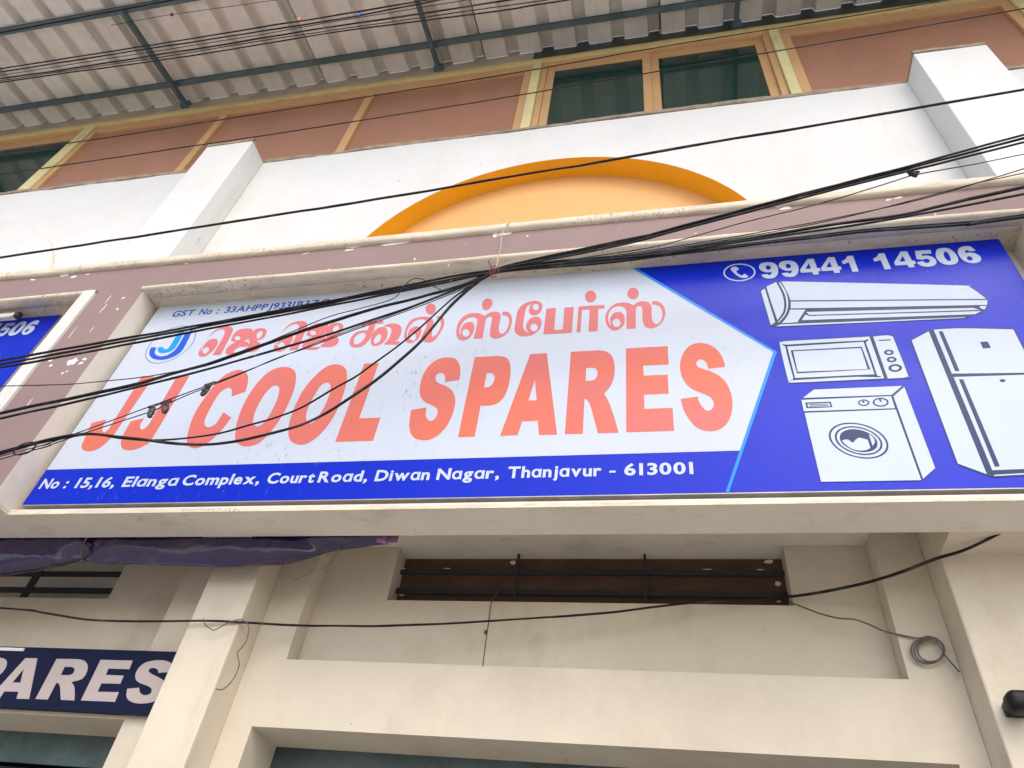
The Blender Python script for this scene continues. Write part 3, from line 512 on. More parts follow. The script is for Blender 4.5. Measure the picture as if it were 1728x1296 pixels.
'T_je2b':[[(-2460,5221),(-2462,5277),(-2436,5314),(-2389,5324),(-2334,5312),(-2311,5274),(-2317,5207),(-2330,5198,1),(-2378,5174),(-2424,5184),(-2450,5197)],[(-2388,5218),(-2387,5204),(-2395,5196),(-2410,5197),(-2426,5208),(-2437,5223),(-2438,5237),(-2430,5246),(-2415,5244),(-2399,5234)]],
'T_je2d':[[(-2313,5196,1),(-2311,5285),(-2285,5314),(-2233,5309),(-2201,5280),(-2192,5234),(-2205,5192),(-2239,5176),(-2204,5151),(-2184,5114),(-2193,5077),(-2226,5059),(-2283,5062),(-2314,5077,1),(-2294,5107),(-2286,5150)],[(-2246,5203),(-2269,5247),(-2259,5280),(-2233,5277),(-2222,5237),(-2229,5208)]],
'T_je2e':[[(-2449,5078),(-2455,5121),(-2431,5163),(-2381,5180),(-2321,5175),(-2282,5139),(-2308,5121),(-2357,5121),(-2380,5088),(-2378,5065,1),(-2335,5068),(-2305,5066),(-2332,5041),(-2389,5043),(-2431,5055)]],
'LG_dark':[[(-3486,5306,1),(-3440,5368,1),(-3420,5170),(-3428,5099),(-3474,5054),(-3541,5036),(-3618,5052),(-3673,5092),(-3703,5144),(-3708,5184,1),(-3659,5180,1),(-3655,5140),(-3629,5100),(-3579,5077),(-3524,5085),(-3487,5132),(-3481,5209)]],
'LG_light':[[(-3557,5347,1),(-3506,5352,1),(-3494,5182),(-3511,5128),(-3562,5110),(-3610,5120),(-3635,5150),(-3645,5181,1),(-3602,5177,1),(-3589,5157),(-3566,5153),(-3550,5181)]],
'PH_ring':[[(624,5525),(619,5504),(609,5485),(596,5469),(578,5456),(558,5447),(537,5442),(515,5442),(493,5446),(473,5455),(455,5467),(440,5484),(430,5502),(424,5523),(424,5544),(428,5565),(438,5585),(451,5602),(469,5615),(489,5625),(512,5630),(534,5630),(557,5625),(577,5616),(595,5602),(609,5586),(619,5567),(624,5546)],[(615,5526),(611,5508),(602,5492),(590,5477),(574,5466),(556,5458),(536,5454),(516,5453),(496,5457),(477,5465),(461,5476),(448,5490),(438,5507),(433,5525),(433,5543),(437,5561),(445,5578),(458,5593),(474,5605),(492,5613),(512,5617),(533,5617),(553,5613),(572,5605),(588,5594),(601,5579),(610,5562),(615,5544)]],
'PH_hand':[[(474,5583),(491,5599,1),(507,5599),(527,5576,1),(515,5555),(506,5561,1),(508,5538),(523,5510),(540,5499,1),(553,5519,1),(576,5487,1),(566,5476),(548,5472),(523,5484),(494,5523),(477,5560)]],
'AC_dark':[[(631,5329,1),(735,5410,1),(1790,5241,1),(1829,5170),(1855,5103,1),(1837,5050),(1808,5011),(1751,4978),(1689,4952,1),(676,4979,1),(646,4992,1)]],
'AC_w':[[(633,5325,1),(659,5348,1),(678,5023,1),(649,4998,1)],[(671,5366,1),(735,5404,1),(750,5318),(756,5235),(746,5149),(727,5094),(693,5039,1),(680,5200)],[(750,5398,1),(759,5401,1),(779,5300),(779,5211),(766,5140),(742,5079),(697,5017,1),(693,5021,1),(734,5080),(758,5141),(768,5212),(768,5286)],[(767,5408,1),(1344,5314),(1778,5240),(1789,5236),(1824,5168),(1847,5108,1),(793,5215,1),(789,5276)],[(793,5203,1),(1850,5097,1),(1836,5055,1),(784,5139,1)],[(778,5129,1),(865,5118,1),(809,5023,1),(805,5009,1),(713,5009,1),(743,5051),(767,5097)],[(866,5097,1),(1757,5037,1),(1786,5016,1),(878,5068,1)],[(858,5074,1),(877,5058,1),(1790,5005,1),(1752,4982,1),(829,5025,1)],[(677,4985,1),(705,4999,1),(1692,4962,1),(1691,4957,1),(1265,4967,1)],[(1796,5049,1),(1830,5047,1),(1818,5025,1),(1807,5016,1),(1792,5035,1)]],
'MW_dark':[[(699,4852),(724,4856),(1256,4855),(1283,4844),(1291,4814),(1292,4537),(1283,4513),(1262,4504),(718,4508),(686,4519),(676,4549),(673,4816),(684,4844)]],
'MW_w':[[(711,4849),(732,4850),(1166,4847,1),(1167,4512,1),(718,4512),(688,4523),(679,4550),(676,4817),(689,4845)],[(1185,4846,1),(1255,4850),(1280,4839),(1287,4813),(1289,4536),(1281,4517),(1262,4510),(1185,4509,1)]],
'MW_l':[[(704,4804),(723,4819),(1126,4817),(1136,4802),(1137,4543),(1122,4533),(722,4535),(709,4551)],[(714,4804,1),(1126,4807,1),(1127,4546,1),(718,4546,1)],[(728,4769,1),(1108,4767,1),(1114,4584,1),(733,4581,1)],[(740,4761,1),(1102,4757,1),(1101,4587,1),(739,4593,1)],[(1209,4814,1),(1269,4815,1),(1267,4806,1),(1207,4806,1)],[(1261,4707),(1258,4700),(1253,4694),(1245,4690),(1236,4688),(1228,4689),(1220,4692),(1215,4697),(1212,4704),(1212,4711),(1215,4719),(1221,4725),(1229,4729),(1237,4731),(1246,4730),(1253,4727),(1259,4721),(1262,4715)],[(1249,4708),(1246,4704),(1242,4701),(1237,4700),(1232,4700),(1228,4702),(1225,4706),(1225,4710),(1227,4714),(1231,4717),(1236,4719),(1242,4718),(1246,4716),(1248,4713)],[(1262,4650),(1259,4643),(1253,4637),(1245,4633),(1237,4631),(1228,4632),(1220,4635),(1215,4640),(1212,4647),(1212,4654),(1216,4661),(1221,4668),(1229,4672),(1238,4674),(1246,4673),(1254,4670),(1259,4664),(1262,4658)],[(1249,4651),(1247,4647),(1243,4644),(1238,4643),(1232,4643),(1228,4646),(1226,4649),(1226,4653),(1228,4657),(1232,4660),(1237,4662),(1242,4661),(1246,4659),(1249,4655)],[(1273,4583),(1269,4573),(1261,4565),(1250,4559),(1239,4556),(1227,4557),(1217,4561),(1209,4569),(1205,4578),(1206,4588),(1210,4598),(1218,4606),(1229,4612),(1241,4615),(1252,4614),(1263,4610),(1270,4602),(1274,4593)],[(1259,4584),(1255,4577),(1249,4572),(1240,4569),(1232,4570),(1224,4574),(1220,4580),(1220,4587),(1224,4594),(1230,4599),(1239,4602),(1248,4601),(1255,4597),(1259,4591)]],
'WM_dark':[[(723,4385,1),(799,4456,1),(1251,4452,1),(1258,3901,1),(1184,3837,1),(1174,3829,1),(726,3831,1)]],
'WM_w':[[(735,4394,1),(800,4452,1),(1241,4450,1),(1176,4389,1)],[(725,4380,1),(1171,4380,1),(1169,4294,1),(724,4298,1)],[(726,4286,1),(1171,4285,1),(1175,3833,1),(729,3835,1)],[(1182,4378,1),(1250,4442,1),(1254,3902,1),(1185,3841,1)]],
'WM_l':[[(740,4359,1),(869,4358,1),(870,4318,1),(741,4318,1)],[(749,4350,1),(861,4350,1),(862,4324,1),(751,4326,1)],[(757,4345,1),(853,4344,1),(853,4340,1),(757,4340,1)],[(757,4334,1),(854,4333,1),(855,4329,1),(757,4329,1)],[(1083,4062),(1078,4037),(1068,4015),(1051,3996),(1030,3982),(1005,3973),(977,3969),(948,3971),(919,3979),(891,3991),(866,4009),(845,4031),(829,4055),(819,4082),(815,4109),(819,4135),(829,4158),(846,4178),(868,4193),(894,4203),(923,4207),(954,4204),(984,4196),(1013,4182),(1038,4163),(1058,4140),(1073,4115),(1081,4088)],[(1074,4064),(1070,4041),(1060,4020),(1044,4002),(1024,3989),(1001,3980),(975,3977),(948,3979),(921,3986),(895,3998),(872,4014),(852,4035),(837,4058),(828,4082),(825,4107),(828,4131),(838,4153),(853,4171),(874,4186),(898,4195),(925,4198),(954,4196),(982,4188),(1008,4175),(1031,4157),(1050,4136),(1064,4113),(1072,4088)],[(1057,4067),(1053,4047),(1045,4029),(1031,4014),(1014,4002),(994,3995),(972,3992),(948,3993),(925,4000),(903,4010),(883,4024),(866,4042),(853,4061),(845,4082),(843,4104),(846,4125),(854,4143),(867,4159),(885,4171),(906,4179),(929,4182),(953,4180),(978,4173),(1000,4162),(1020,4147),(1036,4129),(1048,4109),(1055,4088)],[(1048,4068),(1044,4050),(1037,4034),(1025,4020),(1009,4009),(990,4003),(970,4000),(949,4001),(927,4007),(907,4017),(889,4030),(873,4045),(862,4063),(855,4083),(852,4102),(855,4121),(862,4138),(875,4153),(891,4164),(910,4171),(931,4173),(953,4172),(975,4165),(996,4155),(1014,4142),(1029,4125),(1040,4107),(1046,4088)],[(1057,4339),(1053,4332),(1047,4325),(1038,4320),(1029,4318),(1019,4319),(1011,4322),(1004,4328),(1001,4335),(1001,4343),(1004,4350),(1010,4357),(1019,4361),(1029,4364),(1038,4363),(1047,4360),(1053,4354),(1057,4347)],[(1049,4340),(1047,4335),(1042,4330),(1036,4327),(1029,4326),(1022,4326),(1016,4328),(1011,4332),(1008,4337),(1008,4342),(1010,4347),(1015,4352),(1021,4355),(1028,4356),(1035,4356),(1042,4353),(1047,4350),(1049,4345)],[(1149,4337),(1144,4326),(1136,4317),(1124,4311),(1111,4308),(1097,4309),(1086,4313),(1077,4321),(1072,4331),(1072,4341),(1077,4352),(1086,4361),(1098,4368),(1111,4371),(1125,4370),(1136,4365),(1145,4358),(1149,4348)],[(1141,4337),(1137,4330),(1130,4323),(1121,4319),(1111,4317),(1101,4317),(1092,4321),(1085,4326),(1081,4333),(1081,4341),(1084,4349),(1091,4355),(1100,4360),(1111,4362),(1121,4361),(1130,4358),(1137,4352),(1141,4345)],[(1035,4071),(1032,4055),(1026,4040),(1015,4028),(1001,4019),(985,4013),(967,4011),(949,4012),(930,4017),(912,4025),(897,4037),(883,4051),(873,4066),(867,4083),(865,4100),(868,4116),(874,4131),(885,4144),(899,4153),(915,4159),(934,4162),(953,4160),(972,4155),(990,4146),(1006,4134),(1019,4120),(1028,4104),(1034,4087)],[(874,4087),(890,4095),(905,4094),(915,4079),(925,4076),(939,4093),(958,4105),(977,4098),(995,4090,1),(995,4035,1),(970,4022),(936,4022),(906,4036),(886,4060)],[(1007,4128,1),(1024,4101),(1024,4072),(1008,4048,1)]],
'WM_h':[[(1034,4346),(1031,4342),(1027,4340),(1023,4342),(1022,4347),(1025,4351),(1029,4353),(1033,4351)],[(1107,4365,1),(1115,4366,1),(1117,4343,1),(1110,4340,1)]],
'FR_dark':[[(1369,4801,1),(1484,4875,1),(1647,4882,1),(1903,4848,1),(1881,3882,1),(1875,3859,1),(1486,3840,1),(1459,3852,1),(1354,3921,1)]],
'FR_w':[[(1375,4797,1),(1479,4862,1),(1463,3860,1),(1359,3926,1)],[(1508,4874,1),(1651,4871),(1897,4838,1),(1889,4503,1),(1502,4523,1)],[(1503,4498,1),(1893,4489,1),(1877,3891,1),(1493,3882,1)],[(1492,3855,1),(1870,3873,1),(1869,3864,1),(1491,3848,1)]],
'FR_l':[[(1529,4857,1),(1549,4855,1),(1544,4542,1),(1522,4539,1)],[(1523,4479,1),(1543,4478,1),(1532,3905,1),(1510,3900,1)],[(1707,4753,1),(1744,4753,1),(1745,4703,1),(1705,4700,1)],[(1734,4455),(1730,4449),(1722,4445),(1714,4446),(1708,4450),(1708,4457),(1712,4462),(1720,4466),(1728,4465),(1734,4461)]],
'D_9':[[(652,5577),(664,5607),(689,5619),(724,5618),(753,5599),(766,5561),(763,5513),(751,5476),(728,5450),(697,5448),(669,5461),(655,5491,1),(693,5496,1),(699,5485),(712,5485),(720,5502),(721,5515),(700,5511),(672,5525),(654,5550)],[(692,5567),(702,5585),(716,5583),(723,5567),(722,5550),(711,5538),(699,5541),(693,5554)]],
'D_4':[[(960,5621,1),(997,5618,1),(1000,5516,1),(1015,5517,1),(1015,5484,1),(1000,5482,1),(1000,5452,1),(967,5452,1),(964,5480,1),(897,5481,1),(896,5513,1)],[(960,5574,1),(963,5517,1),(928,5516,1)]],
'D_1':[[(1200,5619,1),(1234,5617,1),(1234,5451,1),(1198,5451,1),(1196,5550,1),(1159,5536,1),(1156,5567,1),(1183,5587)]],
'D_5':[[(1598,5615,1),(1688,5613,1),(1684,5576,1),(1627,5577,1),(1627,5555,1),(1650,5559),(1678,5542),(1690,5509),(1684,5474),(1663,5452),(1629,5446),(1599,5457),(1582,5483),(1580,5499,1),(1618,5505,1),(1625,5485),(1642,5485),(1655,5503),(1652,5521),(1638,5527),(1618,5519,1),(1587,5531,1)]],
'D_0':[[(1709,5580),(1728,5614),(1760,5623),(1790,5613),(1810,5576),(1816,5526),(1809,5483),(1790,5456),(1759,5448),(1726,5457),(1705,5487),(1699,5532)],[(1752,5570),(1767,5583),(1775,5565),(1776,5521),(1772,5494),(1760,5485),(1749,5497),(1745,5536)]],
'D_6':[[(1830,5562),(1848,5604),(1879,5622),(1914,5617),(1932,5569,1),(1896,5566,1),(1887,5582),(1873,5572),(1870,5553),(1892,5555),(1918,5544),(1936,5514),(1936,5482),(1918,5455),(1886,5446),(1853,5461),(1831,5497)],[(1864,5508),(1879,5519),(1892,5504),(1888,5483),(1874,5474),(1862,5485)]],
'B_P':[[(-4201,3085,1),(-4051,3087,1),(-4010,3079),(-3980,3057),(-3968,3021),(-3979,2987),(-4018,2976),(-4079,2974,1),(-4070,2847,1),(-4160,2843,1)],[(-4109,3036,1),(-4062,3037),(-4040,3028),(-4048,3018),(-4105,3014,1)]],
'B_A':[[(-3869,3090,1),(-3783,3091,1),(-3681,2853,1),(-3768,2851,1),(-3782,2891,1),(-3879,2889,1),(-3884,2849,1),(-3959,2847,1)],[(-3836,3023,1),(-3805,2943,1),(-3859,2943,1)]],
'B_R':[[(-3647,3092,1),(-3498,3094,1),(-3448,3086),(-3408,3058),(-3391,3017),(-3401,2979),(-3459,2959,1),(-3425,2934),(-3399,2898),(-3376,2857,1),(-3468,2857,1),(-3511,2918),(-3536,2945),(-3558,2951,1),(-3555,2855,1),(-3640,2855,1)],[(-3561,3045,1),(-3513,3046),(-3484,3033),(-3480,3011),(-3499,2999),(-3556,2997,1)]],
'B_E':[[(-3341,3095,1),(-3123,3097,1),(-3117,3046,1),(-3258,3045,1),(-3255,3008,1),(-3134,3008,1),(-3131,2961,1),(-3256,2959,1),(-3254,2911,1),(-3114,2914,1),(-3110,2860,1),(-3335,2859,1)]],
'B_S':[[(-2918,3031,1),(-2851,3038,1),(-2849,3073),(-2873,3094),(-2923,3104),(-2979,3102),(-3035,3086),(-3061,3053),(-3061,3015),(-3039,2985),(-3001,2968),(-2954,2957),(-2917,2941),(-2908,2917),(-2933,2904),(-2963,2909),(-2987,2926),(-2996,2944,1),(-3072,2935,1),(-3057,2899),(-3028,2873),(-2978,2859),(-2923,2859),(-2867,2871),(-2834,2902),(-2828,2944),(-2856,2985),(-2901,3005),(-2961,3025),(-2986,3040),(-2983,3054),(-2957,3058),(-2930,3048)]]}
DIGITS = [('D_9', [0, 124]), ('D_4', [0, 126, 557]), ('D_1', [0, 187]), ('D_5', [0]), ('D_0', [0]), ('D_6', [0])]
def sign(label, dx, full):
    x0, x1 = -3.89 + dx, 2.09 + dx
    t = thing("shop_sign", ((x0 + x1) / 2, S, 3.775), label, "sign")
    b = MB(); b.box(x0, x1, S + .0012, 3.125, 3.776, 5.68); build(b, "sign_box", M_alu, t)
    b = MB(); b.box(x0 - .001, x1 + .001, S, S + .001, 3.783, 5.683); build(b, "flex_face", M_flexblue, t)
    y1, y2, y3, y4 = S - .0008, S - .0016, S - .0024, S - .0032
    if full:
        print_shape("white_field", [[(-3888, 4052, 1), (374, 4045, 1), (639, 4766, 1), (-170, 5682, 1), (-3888, 5682, 1)]], y1, M_flexwhite, t)
        print_shape("cyan_edge", [[(-178, 5682, 1), (632, 4766, 1), (276, 3784, 1), (292, 3784, 1), (652, 4766, 1), (-150, 5682, 1)]], y2, M_cyan, t)
    Zs = {}
    for k, cts in ART.items():
        if k[0] in 'BD': continue
        pre = k.split('_')[0]
        if not full and pre not in ('AC', 'FR'): continue
        if pre == 'L': nm, m, y = "red_letter", M_red, y2
        elif pre == 'T': nm, m, y = "tamil_letter", M_pink, y2 - .0003 * (ord(k[-1]) % 5)
        elif k == 'LG_dark': nm, m, y = "logo_stroke", M_mblue, y2
        elif k == 'LG_light': nm, m, y = "logo_stroke", M_lblue, y2
        elif pre == 'PH': nm, m, y = "telephone_icon", M_flexwhite2, y2
        else:
            pic = dict(AC="air_conditioner_print", MW="microwave_print", WM="washing_machine_print", FR="refrigerator_print")[pre]
            nm = pic + dict(dark="_outline", w="", l="_line", h="_mark")[k.split('_')[1]]
            m = M_flexwhite2 if k.endswith('_w') else M_navy; y = dict(dark=y2, w=y3, l=y4, h=y4 - .0008)[k.split('_')[1]]
        print_shape(nm, cts, y, m, t, dx)
    if full:
        c = [(-3555 + 186 * math.cos(a), 5206 + 205 * math.sin(a)) for a in [2 * math.pi * i / 40 for i in range(40)]]
        c2 = [(-3555 + 181 * math.cos(a), 5206 + 200 * math.sin(a)) for a in [2 * math.pi * i / 40 for i in range(40)]]
        print_shape("logo_ring", [c, c2], y2, M_gst, t)
        print_text("gst_text", "GST", -3.712, -3.520, 5.527, .074, y2, M_gst, t, .022)
        print_text("gst_text", "No", -3.475, -3.365, 5.527, .074, y2, M_gst, t, .022)
        print_text("gst_text", ":", -3.325, -3.305, 5.527, .074, y2, M_gst, t, .022)
        print_text("gst_text", "33AHPPJ9331B3ZC", -3.255, -2.398, 5.527, .074, y2, M_gst, t, .022)
        for w, a, c_ in (("No", -3.852, -3.715), (":", -3.673, -3.652), ("15,16,", -3.590, -3.309), ("Elɑngɑ", -3.254, -2.875), ("Complex,", -2.844, -2.330), ("Court", -2.284, -1.985), ("Roɑd,", -1.961, -1.658), ("Diwɑn", -1.613, -1.291), ("Nɑgɑr,", -1.250, -.894), ("Thɑnjɑvur", -.848, -.341), ("613001", -.223, .129)):
            print_text("address_text", w, a, c_, 3.900, .077, y2, M_flexwhite2, t, .030)
        print_shape("address_text", [[(-300, 3921, 1), (-268, 3921, 1), (-268, 3934, 1), (-300, 3934, 1)]], y2, M_flexwhite2, t)
    for k, shifts in DIGITS:
        for d in shifts: print_shape("phone_digit", ART[k], y2, M_flexwhite2, t, dx + d / 1000)
    return t
sign("blue and white shop sign reading JJ COOL SPARES with appliance drawings", 0.0, True)
sign("plain blue end of a second sign in the left panel, number ending 506", -6.90, False)

board = thing("name_board", (-4.2, 3.66, 2.80), "navy board with pale capital letters ARES beside the left pillar", "sign")
boxo("board", -6.2, -2.745, 3.664, 3.690, 2.800, 3.158, M_board, board)
for k, cts in ART.items():
    if k[0] == 'B': print_shape("board_letter", cts, 3.6625, M_boardtext, board)
boxo("fixing_strip", -6.0, -3.91, 3.655, 3.663, 3.130, 3.148, M_white, board)
b = MB(); b.box(-6.2, -2.745, 3.692, 3.708, 2.84, 3.12); build(b, "batten", M_bar, board)

# ------------------------------------------------------------------ tarpaulin roll behind the beam
prof = [(-4.9, .552), (-4.3, .556), (-4.066, .559), (-3.82, .569), (-3.60, .587), (-3.55, .592), (-3.47, .584), (-2.93, .579), (-2.57, .576), (-2.17, .585), (-1.90, .608), (-1.60, .622), (-1.585, .632)]
YT = 3.36
b = MB(); NX, NT = 300, 26; x0, x1 = prof[0][0], prof[-1][0]
def lowz(x):
    for (a, za), (c, zc) in zip(prof, prof[1:]):
        if a <= x <= c: return 1.6 + YT * (za + (zc - za) * (x - a) / (c - a))
    return 1.6 + YT * prof[-1][1]
for i in range(NX + 1):
    x = x0 + (x1 - x0) * i / NX; zl = lowz(x); zt = 3.90; hh = zt - zl; tie = math.exp(-((x + 3.55) / .07) ** 2)
    rad = .055 * (1 - .55 * tie)
    for j in range(NT + 1):
        u = j / NT; a = math.pi * 2 * u                                     # wraps from the back, under the roll and up the front
        tz = .5 - .5 * math.cos(a); y = YT - rad * math.sin(a) * (1.0)
        z = zt - hh * (.5 - .5 * math.cos(a))
        rid = 1 - abs(noise.noise(Vector((x * .8 - z * 3, z * 15 + x * 1.6, 3)))) * 2
        fold = noise.noise(Vector((x * .9 - z * 3, z * 8 + x * 1.1, j * .02))) * .032 + max(0, rid) ** 2 * .012 - .006
        fold += .016 * math.sin((z * 70 - x * 22) + 2 * noise.noise(Vector((x * 2, z * 5, 1)))) * max(0, .45 - abs(x + 3.35))
        y -= fold * (1 if u < .5 else -.4) * (1.3 if abs(x + 3.55) < .35 else 1); z += fold * .25 * math.sin(a)
        b.v.append((x, min(max(y, 3.30), 3.485), min(z, 3.955)))
for i in range(NX):
    for j in range(NT):
        q = i * (NT + 1) + j; b.f.append((q, q + NT + 1, q + NT + 2, q + 1)); b.m.append(0)
tarp = build(b, "tarpaulin_roll", M_tarp, smooth=True)
tag(tarp, "rolled purple plastic tarpaulin tied under the beam at the left", "tarpaulin")
b = MB(); b.box(-1.640, -1.583, 3.325, 3.375, 3.69, 3.93); b.box(-1.586, -1.52, 3.345, 3.35, 3.69, 3.93)
edge = build(b, "plastic_end", M_tarp2, tarp)
b = MB(); pts = [(-3.55, 3.36 + .062 * math.cos(t), 3.70 + .115 * math.sin(t)) for t in [2 * math.pi * k / 16 for k in range(17)]]
b.tube(pts, .006, 6); build(b, "tie_cord", M_brownstring, tarp)

